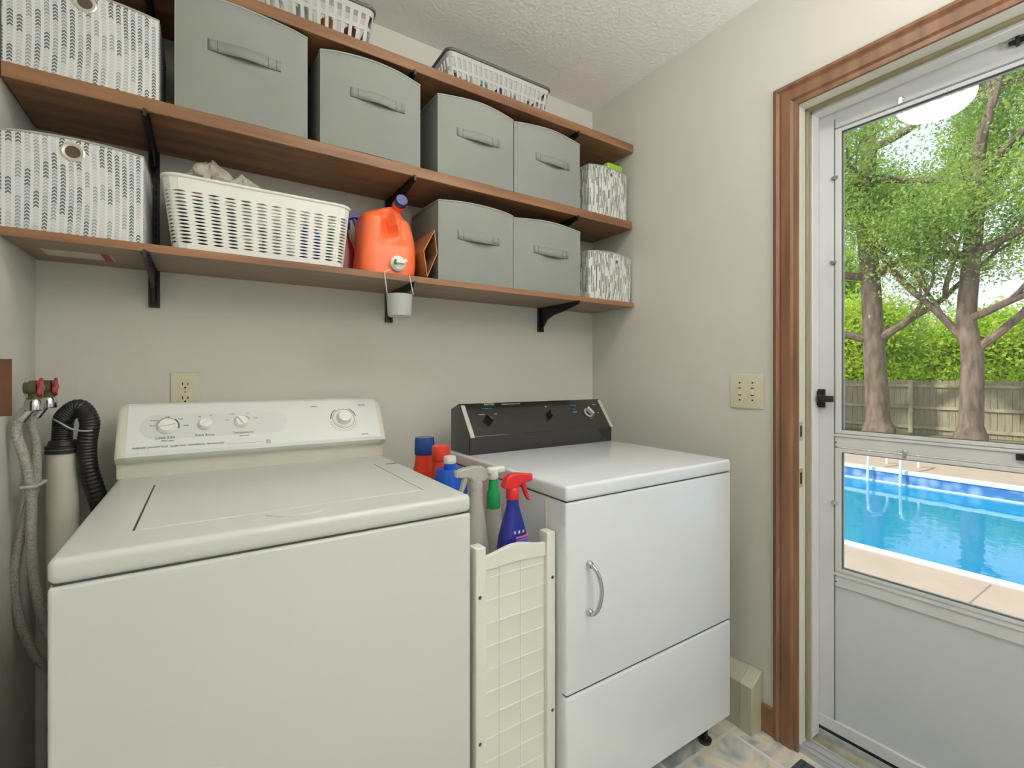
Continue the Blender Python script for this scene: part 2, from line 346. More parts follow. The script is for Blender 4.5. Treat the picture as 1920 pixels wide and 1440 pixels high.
# casing: profiled boards
cw=.075
def casing_v(y0,y1,z1,sgn):
    mb=MB(); ys=sorted((y0,y1)); 
    prof=[(0,0),(0,.014),(.012,.019),(.02,.012),(.028,.016),(.055,.016),(.062,.010),(cw,.009),(cw,0)]
    pts=[( (y0+sgn*a), XR-.0002-d) for a,d in prof]
    rings=[[(x,y,0.0) for y,x in pts],[(x,y,z1-(abs(y-y0))) for y,x in pts]]
    return mb.ring(rings)
cz=DZ+cw
k=casing_v(DY1+cw-.004,0,cz,-1); struct('trim_1',k,M_case,angle=20)
k=casing_v(DY0-cw+.004,0,cz,1); struct('trim_2',k,M_case,angle=20)
prof=[(0,0),(0,.014),(.012,.019),(.02,.012),(.028,.016),(.055,.016),(.062,.010),(cw,.009),(cw,0)]
mb=MB(); ya,yb=DY0-cw+.004,DY1+cw-.004
mb.ring([[(XR-.0002-d,ya+a,cz-a) for a,d in prof],[(XR-.0002-d,yb-a,cz-a) for a,d in prof]]); struct('trim_3',mb,M_case,angle=20)
# jambs (cream) and stop
struct('trim_4',MB().box(XR+.0,XR+WT,DY1,DY1+.02,0,DZ+.02).box(XR,XR+WT,DY0-.02,DY0,0,DZ+.02).box(XR,XR+WT,DY0,DY1,DZ,DZ+.02),M_jamb,bevel=.002)
struct('trim_5',MB().box(XR+.046,XR+.064,DY1-.009,DY1,.02,DZ).box(XR+.046,XR+.064,DY0,DY0+.009,.02,DZ).box(XR+.046,XR+.064,DY0,DY1,DZ-.009,DZ),M_tan,bevel=.002)
struct('trim_6',MB().box(XR+.072,XR+.116,DY1-.011,DY1,.018,DZ).box(XR+.072,XR+.116,DY0,DY0+.013,.018,DZ).box(XR+.072,XR+.116,DY0,DY1,DZ-.014,DZ),M_strip,bevel=.002)
# baseboard stub between heater and casing, and along other walls
struct('baseboard_right',MB().box(XR-.013,XR,DY1+cw-.004,.895,0,.092),M_case,bevel=.004)
struct('baseboard_left',MB().box(XL,XL+.013,YF,YB,0,.092),M_case,bevel=.004)
struct('baseboard_back',MB().box(XL+.013,XR-.08,YB-.013,YB,0,.092),M_case,bevel=.004)
# threshold and sill
struct('trim_7',MB().box(XR+.0,XR+.075,DY0,DY1,-.02,.012).box(XR+.004,XR+.012,DY0,DY1,.012,.018).box(XR+.03,XR+.036,DY0,DY1,.012,.017).box(XR+.06,XR+.068,DY0,DY1,.012,.016),M_grey,bevel=.001)
struct('trim_8',MB().box(XR+.075,XR+.22,DY0-.02,DY1+.02,-.05,.0),M_sill)
# strike plates on the jamb
for i,(z,nm) in enumerate(((1.02,'upper'),(.87,'lower'))):
    t=thing('strike_plate',(XR+.018,DY1-.001,z),'small brass strike plate on the cream door jamb, %s of the two'%nm,'strike plate')
    obj('plate',MB().box(XR-.001,XR+.026,DY1-.003,DY1,z-.03,z+.03,.001),M_steel if i==0 else mat('brass_plate',(206,190,140),.3,metal=.7),t)
    obj('hole',MB().box(XR+.008,XR+.018,DY1-.0036,DY1-.0028,z-.018,z+.018),M_slot,t)
# ------------------------------------------------------------ storm door
SD=(XR+.117,DY1-.004)
door=bpy.data.objects.new('door_1',None); door['kind']='structure'; C.objects.link(door); door.location=(SD[0],SD[1],.045)
AR=R(2.0)
def dm(mb):      # door-local (a = distance from latch edge, d = depth outwards, z) -> world, turned 2 degrees
    ca,sa=math.cos(AR),math.sin(AR)
    mb.v=[(SD[0]+d*ca+a*sa, SD[1]-a*ca+d*sa, z) for (a,d,z) in mb.v]; return mb
DW=.885; ZB0,ZT0=.045,DZ-.006
def ua(u): # distance from latch edge of a column
    r=ray(u,700); t=(SD[0]+.03*0)/r[0]
    # intersect with door line
    ca,sa=math.cos(AR),math.sin(AR)
    # x=SD0+a*sa ; y=SD1-a*ca ; x/y=r0/r1
    return (r[0]*SD[1]-r[1]*SD[0])/(r[1]*sa+r[0]*ca)
a1=ua(1565); a2=ua(1579); z_=lambda u,v:(lambda a:(H+(V0-v)*( (SD[0]+a*math.sin(AR))/ray(u,v)[0])))(ua(u))
gT=z_(1577,247); g1=z_(1579,806); g2=z_(1579,848); g3=z_(1579,1066); kT=z_(1569,1099); kB=z_(1569,1353)
W2=DW-a1
fr=MB().box(0,a1,0,.03,ZB0,ZT0).box(W2,DW,0,.03,ZB0,ZT0).box(a1,W2,0,.03,gT+.018,ZT0).box(a1,W2,0,.03,g2+.016,g1-.012).box(a1,W2,0,.03,kT-.0,g3-.012).box(a1,W2,0,.03,ZB0,kB)
dfm=obj('door_frame',dm(fr),M_alu,door,bevel=.002)
for nm,za,zb in (('upper',g1,gT),('lower',g3,g2)):
    t=.012
    sf=MB().box(a1+.002,a2,-.003,.02,za-t,zb+t).box(DW-a2,W2-.002,-.003,.02,za-t,zb+t).box(a2,DW-a2,-.003,.02,za-t,za).box(a2,DW-a2,-.003,.02,zb,zb+t)
    s=obj('sash',dm(sf),M_alu,door,bevel=.0015)
    obj('window_pane',dm(MB().box(a2-.004,DW-a2+.004,.008,.011,za-.004,zb+.004)),M_glass,s,smooth=False)
    obj('gasket',dm(MB().box(a2-.0015,a2+.0015,-.0025,.007,za,zb).box(a2,DW-a2,-.0025,.007,zb-.0015,zb+.0015).box(a2,DW-a2,-.0025,.007,za-.0015,za+.0015)),mat('grey_gasket',(96,98,98),.7),s,smooth=False)
obj('seam_line',dm(MB().box(a1-.0008,a1+.0012,-.0006,.001,ZB0+.03,ZT0-.03)),M_dark,door,smooth=False)
obj('kick_panel',dm(MB().box(a1,W2,.006,.024,kB,kT)),M_alug,door,smooth=False)
obj('mid_rail_ridge',dm(MB().box(a1,W2,-.004,0,g1-.022,g1-.014).box(a1,W2,-.004,0,g3-.026,g3-.018)),M_alu,door,bevel=.0015)
obj('door_sweep',dm(MB().box(0,DW,.002,.028,ZB0-.012,ZB0)),M_rub,door,smooth=False)
obj('bottom_rail_ridge',dm(MB().box(0,DW,-.005,0,ZB0+.002,ZB0+.04)),M_alu,door,bevel=.002)
for (u,v) in ((1690,186),(1563,335),(1560,493),(1697,849),(1563,942)):
    a=ua(u); z=z_(u,v); d=-.004
    mb=MB().lathe((0,0,0),[(.007,0),(.007,.004),(.004,.006)],14,axis='y'); mb.v=[(x+a,y,q+z) for x,y,q in mb.v]
    mb.box(a-.003,a+.014,-.008,-.003,z-.004,z+.004) if u<1600 else mb.box(a-.004,a+.004,-.008,-.003,z-.014,z+.004)
    obj('retainer_clip',dm(mb),M_chrome,door,bevel=0)
# black latch on stile
L0=ua(1535); zl=z_(1552,747)
mb=MB().box(.0,.026,-.012,0,zl-.03,zl+.03,.002).box(.002,.02,-.018,-.010,zl-.024,zl-.012,.002).box(.002,.02,-.018,-.010,zl+.010,zl+.024,.002)
lt=obj('door_latch',dm(mb),M_black,door)
obj('door_handle',dm(MB().box(.012,.058,-.032,-.02,zl-.011,zl+.010,.004).box(.012,.024,-.03,-.010,zl-.012,zl+.012,.003)),M_black,lt)
a=ua(1912); z=z_(1912,857); obj('rail_catch',dm(MB().box(a-.006,a+.03,-.008,0,z-.008,z+.008,.001)),M_black,door)
a=ua(1905); z=z_(1905,80); obj('closer_bracket',dm(MB().box(a-.012,a+.05,-.01,0,z-.004,z+.004,.001).box(a,a+.008,-.014,-.003,z-.014,z+.014,.002).box(a+.016,a+.024,-.014,-.003,z-.012,z+.016,.002)),M_black,door)
for v in (817,829,1078,1090): 
    a=ua(1567); z=z_(1567,v); mb=MB().lathe((0,0,0),[(.0022,0),(.0022,.0012)],8,axis='y'); mb.v=[(x+a+.0005,y,q+z) for x,y,q in mb.v]; obj('screw',dm(mb),M_dark,door)
# ------------------------------------------------------------ ceiling lamp, plus added unseen fill lights
def ceiling_lamp(x,y,r,em,label):
    t=thing('ceiling_light',(x,y,ZC-.09),label,'ceiling light')
    obj('base_plate',MB().lathe((x,y,ZC),[(r*1.02,-.022),(r*1.02,0)],40),M_whitep,t)
    obj('diffuser',MB().lathe((x,y,ZC),[(.002,-.115),(r*.4,-.110),(r*.75,-.092),(r*.95,-.065),(r,-.040),(r,-.022)],40),mat('lamp_glow_%d'%int(em*10),(255,249,240),.5,emit=em),t)
ceiling_lamp(.66,.66,.14,LAMP1,'round flush ceiling light in front of the shelves, mirrored in the door glass')
t=thing('ceiling_light',(.62,-.55,ZC-.55),'white globe hung from the ceiling unseen behind the viewpoint, added as fill light','ceiling light')  # globe added out of view as soft fill
obj('base_plate',MB().lathe((.62,-.55,ZC),[(.06,-.02),(.06,0)],32),M_whitep,t)
obj('stem',MB().lathe((.62,-.55,ZC),[(.01,-.26),(.01,-.02)],12),M_whitep,t)
obj('globe',MB().lathe((.62,-.55,ZC-.40),[(.15*math.sin(R(a_)),-.15*math.cos(R(a_))) for a_ in range(4,178,8)],32),mat('fill_globe_glow',(255,250,244),.5,emit=FILL_GLOBE),t)
t=thing('fill_floor_lamp',(1.28,-.85,0),'black uplight bowl on a pole, added unseen behind the viewpoint as fill light','added fill lamp')  # invented uplighter, added out of view to brighten the ceiling
obj('base',MB().lathe((1.28,-.85,0),[(.14,0.001),(.14,.015),(.03,.03)],32),M_black,t)
obj('pole',MB().lathe((1.28,-.85,0),[(.011,.03),(.011,1.70)],12),M_black,t)
obj('bowl',MB().lathe((1.28,-.85,0),[(.02,1.69),(.10,1.71),(.17,1.79),(.165,1.79),(.095,1.72),(.01,1.70)],32),M_black,t)
obj('bulb',MB().lathe((1.28,-.85,0),[(.02,1.735),(.10,1.745),(.12,1.765),(.05,1.775),(.01,1.776)],24),mat('fill_uplight_glow',(255,250,244),.5,emit=FILL_UPLIGHT),t)
# ------------------------------------------------------------ shelves
SY0,SY1=1.4412,YB-.003
shz=[(1.5194,.019),(1.877,.034),(2.2172,.034)]
names_=['lowest','middle','highest']
for i,(z,th) in enumerate(shz):
    mb=MB().box(XL+.003,[XR-.003,1.574,1.581][i],SY0+[0,.003,.002][i],SY1,z-th,z)
    t=tag(obj('shelf_board',mb,M_wood if i else M_lam,bevel=.002),'%s brown wooden wall shelf board, %s'%(names_[i],['thin laminate above the washer and dryer','between the rows of grey bins','under the two plastic baskets'][i]),'shelf','wall shelf boards')
    if i==0:
        obj('edge_band',MB().box(XL+.003,XR-.003,SY0-.0008,SY0,z-th,z),M_wood,t,smooth=False)
        p=[az(70,464,z-th),az(207,476,z-th),az(217,490,z-th),az(100,479,z-th)]
        zz=z-th
        obj('sticker',MB().box(p[0].x+.003,p[2].x,p[2].y,p[0].y,zz-.0012,zz-.0002),M_stick,t,smooth=False)
        obj('sticker_mark',MB().box(p[2].x-.02,p[2].x-.004,p[2].y+.004,p[0].y-.004,zz-.0018,zz-.0012),mat('red_mark',(150,60,60),.8),t,smooth=False)
def make_standard(x,label):
    t=thing('shelf_standard',(x,YB,1.38),label,'shelf upright','slotted shelf uprights')
    mb=MB().box(x-.013,x-.008,YB-.016,YB-.0005,1.395,2.20).box(x+.008,x+.013,YB-.016,YB-.0005,1.395,2.20).box(x-.008,x+.008,YB-.008,YB-.0005,1.395,2.20)
    obj('channel',mb,M_black,t,smooth=False)
    sl=MB(); z=1.42
    while z<2.18: sl.box(x-.0055,x-.002,YB-.0084,YB-.0079,z,z+.012).box(x+.002,x+.0055,YB-.0084,YB-.0079,z,z+.012); z+=.025
    obj('slots',sl,mat('slot_grey',(8,8,8),.9),t,smooth=False)
    obj('screw',MB().lathe((x,YB-.008,1.42),[(.005,0),(.004,.002)],12,axis='y'),M_chrome,t)
    return t
xs_=[-.124,.566,1.262]; wh=['left','middle','right']
for x,wn in zip(xs_,wh): make_standard(x,'black slotted metal shelf upright on the wall, %s of the three'%wn)
def bracket(x,z,label,big):
    y1=YB-.012; y0=SY0+.006; 
    t=thing('shelf_bracket',(x,YB-.01,z),label,'shelf bracket','black shelf brackets')
    d=.085 if big else .05
    poly=[(y1,z),(y0,z),(y0,z-.014),(y0+.08,z-.030),(y1-.09,z-.040),(y1-.045,z-.056),(y1-.018,z-d),(y1,z-d-.01)]
    obj('arm',MB().prism(poly,lambda a,b,q:(q,a,b),x-.0035,x+.0035),M_black,t,smooth=False)
    obj('hook_tip',MB().box(x-.0035,x+.0035,SY0-.003,SY0+.004,z-.014,z+.004),M_black,t,smooth=False)
    obj('top_flange',MB().box(x-.009,x+.009,y0,y1,z-.003,z-.0002),M_black,t,smooth=False)
for i,(z,th) in enumerate(shz):
    for x,wn in zip(xs_,wh): bracket(x+.0,z-th-.0005,'black metal bracket under the %s end of the %s shelf'%(wn,names_[i]) if wn!='middle' else 'black metal bracket under the middle of the %s shelf'%names_[i],i==0)
# ------------------------------------------------------------ fabric bins
def fabric_box(x0,x1,y0,y1,z0,z1,bulge,wr,seed):
    r=random.Random(seed); ph=[r.uniform(0,6.28) for _ in range(6)]
    n=14; vs=[];fs=[]; key={}
    mb=MB()
    def f(a,b,c):   # unit cube coords 0..1
        x=x0+(x1-x0)*a; y=y0+(y1-y0)*b; z=z0+(z1-z0)*c
        e=4*a*(1-a); g=4*c*(1-c)
        wv=wr*(math.sin(a*5+ph[0]+c*3)*math.cos(c*4+ph[1])+.6*math.sin(a*9+c*7+ph[2]))
        fm=max(0,1-2*b)
        y-= fm*(bulge*e*(.35+.65*g if c<.999 else .9)*1.0) + fm*wv*min(1,4*e)*min(1,3*c+.05)*.6
        e2=4*b*(1-b); sm=1-2*a
        x+= -(sm)*bulge*.12*e2*g
        z+= -.004*e*0 + (c>.999)*(-.008*(1-e)*fm)
        return (x,y,z)
    def face(fn):
        base=len(mb.v)
        for i in range(n+1):
            for j in range(n+1): mb.v.append(f(*fn(i/n,j/n)))
        for i in range(n):
            for j in range(n): mb.f.append((base+i*(n+1)+j,base+(i+1)*(n+1)+j,base+(i+1)*(n+1)+j+1,base+i*(n+1)+j+1))
    face(lambda s,t:(s,0,t)); face(lambda s,t:(s,1,t)); face(lambda s,t:(0,s,t)); face(lambda s,t:(1,s,t)); face(lambda s,t:(s,t,0))
    return mb,f
def bin_(x0,x1,z0,z1,label,cat='storage bin',group='grey fabric bins',m=M_fab,kind='strap',seed=1,y0=1.452,depth=.235,bulge=.014,hp=(.5,.62)):
    g=.0015; z0+=g
    t=thing('storage_bin',((x0+x1)/2,y0+depth/2,z0),label,cat,group)
    mb,f=fabric_box(x0,x1,y0,y0+depth,z0,z1,bulge,.0034 if kind=='strap' else .0012,seed)
    import bmesh
    o=obj('body',mb,m,t,solid=.003); 
    bm=bmesh.new(); bm.from_mesh(o.data); bmesh.ops.remove_doubles(bm,verts=bm.verts,dist=.0004); bmesh.ops.recalc_face_normals(bm,faces=bm.faces); bm.to_mesh(bm and o.data); bm.free()
    o.data.set_sharp_from_angle(angle=R(50))
    rim=[f(i/12,0,1) for i in range(13)]+[f(1,i/8,1) for i in range(1,9)]+[f(1-i/12,1,1) for i in range(1,13)]+[f(0,1-i/8,1) for i in range(1,9)]
    obj('rim',MB().tube(rim,.0032,8),M_fabt if kind=='strap' else mat('printed_bin_piping',(172,170,162),.8),t)
    for e_ in (0,1): obj('corner_piping',MB().tube([f(e_,0,k/10) for k in range(11)],.0016,6),M_fabt if kind=='strap' else m,t)
    cx,cz=hp
    if kind=='strap':
        w=.17/(x1-x0); hh=.028/(z1-z0)
        st=MB(); lo=[];hi=[]
        N=16
        for i in range(N+1):
            s=i/N; a=cx-w/2+w*s; lift=.012*max(0,math.sin(math.pi*min(1,max(0,(s-.16)/.68))))
            p=Vector(f(a,0,cz+hh/2)); q=Vector(f(a,0,cz-hh/2)); sag=-.006*math.sin(math.pi*s)
            hi.append([p+Vector((0,-.0012-lift*.55,sag*.3)),]); lo.append([q+Vector((0,-.0012-lift,sag))])
        vs=[h[0] for h in hi]+[l[0] for l in lo]; fs=[(i,i+1,N+2+i,N+1+i) for i in range(N)]
        st.add(vs,fs); h=obj('handle',st,M_fabs,t,solid=.002)
        sm=MB(); 
        for s in (.02,.15,.85,.98):
            i=int(s*N); sm.tube([hi[i][0]+Vector((0,-.0014,0)),lo[i][0]+Vector((0,-.0014,0))],.0006,5)
        sm.tube([l[0]+Vector((0,-.0006,-.0006)) for l in lo],.0009,5)
        obj('stitching',sm,M_seam,h)
        # open slot behind the strap
    else:
        c=Vector(f(cx,0,cz)); r=.014*kind if not isinstance(kind,str) else .014
        gr=obj('grommet',MB().disc_on(c+Vector((0,-.0012,0)),(0,-1,0),(0,0,1),[(r*1.35,0),(r*1.35,.003),(r*1.15,.0045),(r*.85,.003),(r*.85,.0008)],24),M_bask if r<.01 else mat('grommet_metal',(206,204,192),.3,metal=.4),t)
        obj('grommet_hole',MB().disc_on(c+Vector((0,-.0012,0)),(0,-1,0),(0,0,1),[(r*.84,0),(r*.84,.0016)],24),mat('grommet_shadow',(84,76,64),.9),gr,smooth=False)
    return t
z1s=shz[0][0]; z2s=shz[1][0]
bin_(-.064,.244,z2s,2.176,'large grey fabric bin with a strap handle, leftmost of four on the middle shelf',seed=1,hp=(.50,.59),bulge=.016)
bin_(.281,.587,z2s,2.157,'large grey fabric bin with a curled strap, second of four on the middle shelf',seed=2,hp=(.54,.60),bulge=.022)
bin_(.652,.951,z2s,2.150,'grey fabric bin with a strap handle, third of four on the middle shelf',seed=3,hp=(.50,.56),bulge=.016)
b4=bin_(.958,1.275,z2s,2.146,'grey fabric bin with papers sticking out of its top, beside the arrow-print box',seed=4,hp=(.54,.56),bulge=.016)
bin_(.654,.950,z1s,1.795,'grey fabric bin on the lowest shelf next to the folded cardboard',seed=5,hp=(.51,.58),bulge=.013)
bin_(.956,1.277,z1s,1.790,'grey fabric bin on the lowest shelf, right one beside the dashed-print box',seed=6,hp=(.52,.58),bulge=.013)
bin_(XL+.004,-.098,z2s,2.084,'arrow-print fabric box with metal eyelet at the left end of the middle shelf','storage box','printed fabric boxes',M_chev,kind=1.15,seed=7,hp=(.5,.87),bulge=.006)
bin_(XL+.002,-.128,z1s,1.739,'arrow-print fabric box with brown-holed eyelet at the left end of the lowest shelf','storage box','printed fabric boxes',M_chev,kind=1.15,seed=8,hp=(.48,.86),bulge=.006)
xa=ay(1104,480,1.452).x
bin_(xa,1.572,z1s,1.722,'small dashed-print fabric box at the right end of the lowest shelf','storage box','printed fabric boxes',M_streak,kind=.5,seed=9,hp=(.62,.82),bulge=.008)
bin_(ay(1104,480,1.452).x,1.545,z2s,2.080,'small dashed-print fabric box at the right end of the middle shelf','storage box','printed fabric boxes',M_streak,kind=.5,seed=10,hp=(.55,.86),bulge=.008)
# papers and green pack
t=thing('paper_stack',(1.2,1.52,2.10),'white and printed papers poking out of the grey bin below the top shelf','paper')
for k in range(4):
    y=1.478+.012*k; obj('sheet',MB().box(1.11+.012*k,1.205+.006*k,y,y+.002,1.96,2.163-.006*k),M_paper if k!=1 else mat('printed_sheet',(150,90,80),.8,col2=(220,215,205),vscale=60),t,smooth=False)
tag(obj('green_packet',MB().box(ay(1136,320,1.48).x,1.541,1.468,1.56,2.085,2.122,.010),M_lime,None),'lime green packet lying on the small box under the highest shelf','packet')
# ------------------------------------------------------------ perforated baskets
def rrect(x0,x1,y0,y1,r,n=6):
    P=[]
    for cx,cy,a0 in ((x1-r,y0+r,-90),(x1-r,y1-r,0),(x0+r,y1-r,90),(x0+r,y0+r,180)):
        for k in range(n+1): q=R(a0+90*k/n); P.append((cx+r*math.cos(q),cy+r*math.sin(q)))
    return P
def sample(P,s):
    n=len(P); L=[math.dist(P[i],P[(i+1)%n]) for i in range(n)]; T=sum(L); d=(s%1)*T
    for i in range(n):
        if d<=L[i]: f=d/L[i] if L[i] else 0; a,b=P[i],P[(i+1)%n]; return (a[0]+(b[0]-a[0])*f,a[1]+(b[1]-a[1])*f)
        d-=L[i]
    return P[0]
def perf(top,bot,z0,z1,nc,nr,hw,hh,shape,band=(.12,.1),bulge=0):
    mb=MB(); 
    def P(s,t,push=0):
        a=sample(top,s); b=sample(bot,s); return (b[0]+(a[0]-b[0])*t,b[1]+(a[1]-b[1])*t,z0+(z1-z0)*t)
    t0,t1=band[1],1-band[0]
    for (ta,tb) in ((0,t0),(t1,1)):
        for c in range(nc*2):
            mb.add([P(c/nc/2,ta),P((c+1)/nc/2,ta),P((c+1)/nc/2,tb),P(c/nc/2,tb)],[(0,1,2,3)])
    for c in range(nc):
        for r_ in range(nr):
            s0,s1=c/nc,(c+1)/nc; ta=t0+(t1-t0)*r_/nr; tb=t0+(t1-t0)*(r_+1)/nr; sm,tm=(s0+s1)/2,(ta+tb)/2; ds,dt=(s1-s0)/2,(tb-ta)/2
            if shape=='lens': hp=[(-hw,0),(-hw*.5,-hh*.75),(0,-hh),(hw*.5,-hh*.75),(hw,0),(hw*.5,hh*.8),(0,hh),(-hw*.5,hh*.8)]
            else: hp=[(-hw,0),(-hw,-hh),(0,-hh),(hw,-hh),(hw,0),(hw,hh),(0,hh),(-hw,hh)]
            op=[(-1,0),(-1,-1),(0,-1),(1,-1),(1,0),(1,1),(0,1),(-1,1)]
            mb.add([P(sm+a*ds,tm+b*dt) for a,b in op]+[P(sm+a*ds,tm+b*dt) for a,b in hp],[(i,(i+1)%8,(i+1)%8+8,i+8) for i in range(8)])
    n=len(bot); 
    return mb
# white laundry basket
bx0,bx1=-.092,.368; by0,by1=1.452,1.69; z0=z1s+.001; z1=1.703
t=thing('laundry_basket',((bx0+bx1)/2,1.57,z0),'white woven-look plastic laundry basket on the lowest shelf holding rags','basket')
top=rrect(bx0,bx1,by0-.006,by1,.035); bot=rrect(bx0+.022,bx1-.018,by0+.006,by1-.012,.03)
mb=perf(top,bot,z0,z1,36,15,.76,.56,'lens',(.18,.08)); obj('woven_wall',mb,M_whitep,t,solid=.003,smooth=False)
bt=MB(); bt.add([(x,y,z0+.002) for x,y in bot],[tuple(range(len(bot)))]); obj('base',bt,M_whitep,t,solid=.002,smooth=False)
obj('rim',MB().tube([(x,y,z1) for x,y in top+[top[0]]],.005,10),M_whitep,t)
hp=[ay(318,336,1.62),ay(322,326,1.62),ay(332,322,1.62),ay(342,328,1.62),ay(346,338,1.62)]
obj('handle_loop',MB().tube(smoothpath([(-.055,1.66,1.70),(-.052,1.66,1.722),(-.03,1.66,1.732),(-.008,1.66,1.722),(-.004,1.66,1.70)]),.0035,8),M_whitep,t)
# rags
def rag(name,c,rx,ry,rz,seed,label,cloth=None):
    r=np.random.default_rng(seed); ph=r.uniform(0,6.28,(6,)); mb=MB(); n=36;m=18; rings=[]
    for j in range(1,m):
        th=math.pi*j/m; rr=[]
        for i in range(n):
            q=2*math.pi*i/n; d=1+.22*math.sin(3*q+ph[0]+2*th)+.12*math.sin(7*q+ph[1]-3*th)+.07*math.sin(13*q+ph[2]+5*th)
            pk=max(0,math.cos(th))**3*.5*(1+math.sin(2*q+ph[3])*.4)
            rr.append((c[0]+rx*math.sin(th)*math.cos(q)*d,c[1]+ry*math.sin(th)*math.sin(q)*d,c[2]+rz*(math.cos(th)+pk+.1*math.sin(5*q+ph[4]))))
        rings.append(rr)
    mb.ring(rings); return tag(obj(name,mb,cloth or M_cloth,None),label,'rag','rags in the laundry basket')
rag('rag',(.012,1.56,1.738),.052,.05,.036,3,'crumpled off-white rag peaking highest out of the laundry basket')
rag('rag',(.09,1.555,1.722),.052,.045,.030,9,'crumpled off-white rag on the right of the taller one in the basket')
rag('rag',(.01,1.575,1.60),.075,.07,.055,12,'dark slate rag seen through the left of the basket weave',mat('slate_cloth',(70,84,96),.95))
for i,(x,c,l,r_) in enumerate(((.27,M_blue,'blue bottle seen through the right half of the basket weave',.03),(.335,M_green,'green bottle seen through the right end of the basket weave',.018),(.17,M_cloth,'pale bottle seen through the middle of the basket weave',.03))):
    t=thing('bottle',(x,1.56,z0+.005),l,'bottle','bottles inside the laundry basket')
    obj('body',MB().lathe((x,1.56,z0+.005),[(r_*.9,0),(r_,.006),(r_,.11),(r_*.5,.135),(r_*.4,.14)]),c,t); obj('cap',MB().lathe((x,1.56,z0+.145),[(r_*.5,0),(r_*.48,.016)]),M_whitep,t)
# blue-headed spray bottle between basket and jug
def spray_bottle(c,z0,h,body_rows,m_body,m_head,label,sx=1.0,dirx=1,extra=None,lean=0):
    t=thing('spray_bottle',(c[0],c[1],z0),label,'spray bottle')
    rows=[(z0+z*h,c[0]+lean*z,c[1],rx,ry,p) for z,rx,ry,p in body_rows]
    b=obj('body',MB().loft(rows,36),m_body,t)
    zt=z0+h*body_rows[-1][0]; cx=c[0]+lean
    obj('collar',MB().lathe((cx,c[1],zt),[(.0155,-.002),(.0165,0),(.0165,.020),(.013,.026)],24),m_head,t)
    k=.001
    poly=[(-.016,.022),(-.030,.030),(-.022,.052),(-.010,.060),(.012,.061),(.045,.056),(.052,.052),(.053,.040),(.046,.037),(.028,.036),(.014,.030),(.012,.020)]
    fn=lambda a,b_,q:(cx+dirx*a*sx,c[1]+q,zt+b_*sx)
    hd=obj('spray_head',MB().prism(poly,fn,-.011,.011),m_head,t,bevel=.003)
    tp=[(.024,.038),(.034,.038),(.040,.020),(.046,.000),(.052,-.012),(.046,-.012),(.038,.000),(.030,.018)]
    obj('trigger',MB().prism(tp,fn,-.006,.006),m_head,t,bevel=.0015)
    obj('nozzle',MB().box(cx+dirx*.052*sx-.004,cx+dirx*.052*sx+.004,c[1]-.008,c[1]+.008,zt+.038*sx,zt+.055*sx,.002),m_head,t)
    return t,b,cx,zt
rowsS=[(0,.036,.022,3),(.02,.040,.025,3),(.45,.040,.025,3),(.62,.034,.022,2.6),(.78,.020,.017,2.2),(.86,.0155,.0145,2),(1,.014,.014,2)]
spray_bottle((.385,1.60),z1s+.001,.165,[(a,b*.8,c,d) for a,b,c,d in rowsS],mat('dark_red_plastic',(120,24,20),.3),M_navy,'dark red spray bottle with navy trigger head behind the white laundry basket',dirx=1)
# ------------------------------------------------------------ orange jug
t=thing('detergent_jug',(.49,1.55,z1s),'orange detergent jug with navy cap and white tap on the lowest shelf','jug')
JY=1.462; zb=z1s+.0015
def jx(u,v): return ay(u,v,JY+.02)
rowpix=[(505,678,777),(498,676,781),(480,677,783),(455,679,783),(435,680,781),(415,681,776),(400,682,770),(390,685,764),(384,698,761),(378,716,759),(372,732,756)]
rows=[]
for v,ul,ur in rowpix:
    a=jx(ul,v); b=jx(ur,v); zc=(a.z+b.z)/2
    rows.append([zc,a.x,b.x])
zmin=rows[0][0]; 
rr=[]
for k,(z,a,b) in enumerate(rows):
    z=zb+(z-zmin); ry=.075 if k<7 else .075-.012*(k-6)
    rr.append((z,(a+b)/2,JY+.08,(b-a)/2,ry,4.2 if k<7 else 3))
rr=[(rr[0][0],rr[0][1],rr[0][2],rr[0][3]*.94,rr[0][4]*.94,4)]+[(rr[0][0]+.004,)+rr[0][1:]]+rr[1:]
# densify
dr=[]
for i in range(len(rr)-1):
    for q in range(4):
        f_=q/4; dr.append(tuple(rr[i][j]+(rr[i+1][j]-rr[i][j])*f_ for j in range(6)))
dr.append(rr[-1])
hc=jx(727,420)
def disp(x,y,z):
    if y<JY+.05:
        g=math.exp(-((x-hc.x+.002)/.017)**4-((z-hc.z)/.045)**4)
        g2=math.exp(-((x-hc.x-.026)/.008)**2-((z-hc.z)/.05)**4)
        g3=math.exp(-((x-jx(735,460).x)/.05)**2-((z-jx(735,462).z)/.014)**2)
        y+=.040*g-.008*g2+.008*g3
    return x,y
mb=MB().loft(dr,120,disp); jb=obj('body',mb,M_orange,t,angle=60)
c=jx(752,378); 
obj('neck',MB().disc_on(c+Vector((0,.006,-.002)),(-.05,-1,.2),(0,0,1),[(.021,-.03),(.020,-.004)],28),M_orange,jb)
obj('cap',MB().disc_on(c+Vector((0,.0,0)),(-.05,-1,.2),(0,0,1),[(.0195,-.012),(.0205,-.010),(.0205,.008),(.018,.012)],32),M_navy,t)
c=ay(746,494,JY-.002)
tp=obj('tap',MB().disc_on(c+Vector((0,-.0,0)),(0,-1,0),(0,0,1),[(.0245,-.015),(.0245,.003),(.020,.006),(.020,.008),(.012,.010)],28),M_whitep,t)
obj('tap_lever',MB().box(c.x-.016,c.x+.018,c.y-.022,c.y-.012,c.z-.003,c.z+.008,.002).box(c.x+.012,c.x+.026,c.y-.018,c.y-.010,c.z+.004,c.z+.014,.002),M_whitep,tp)
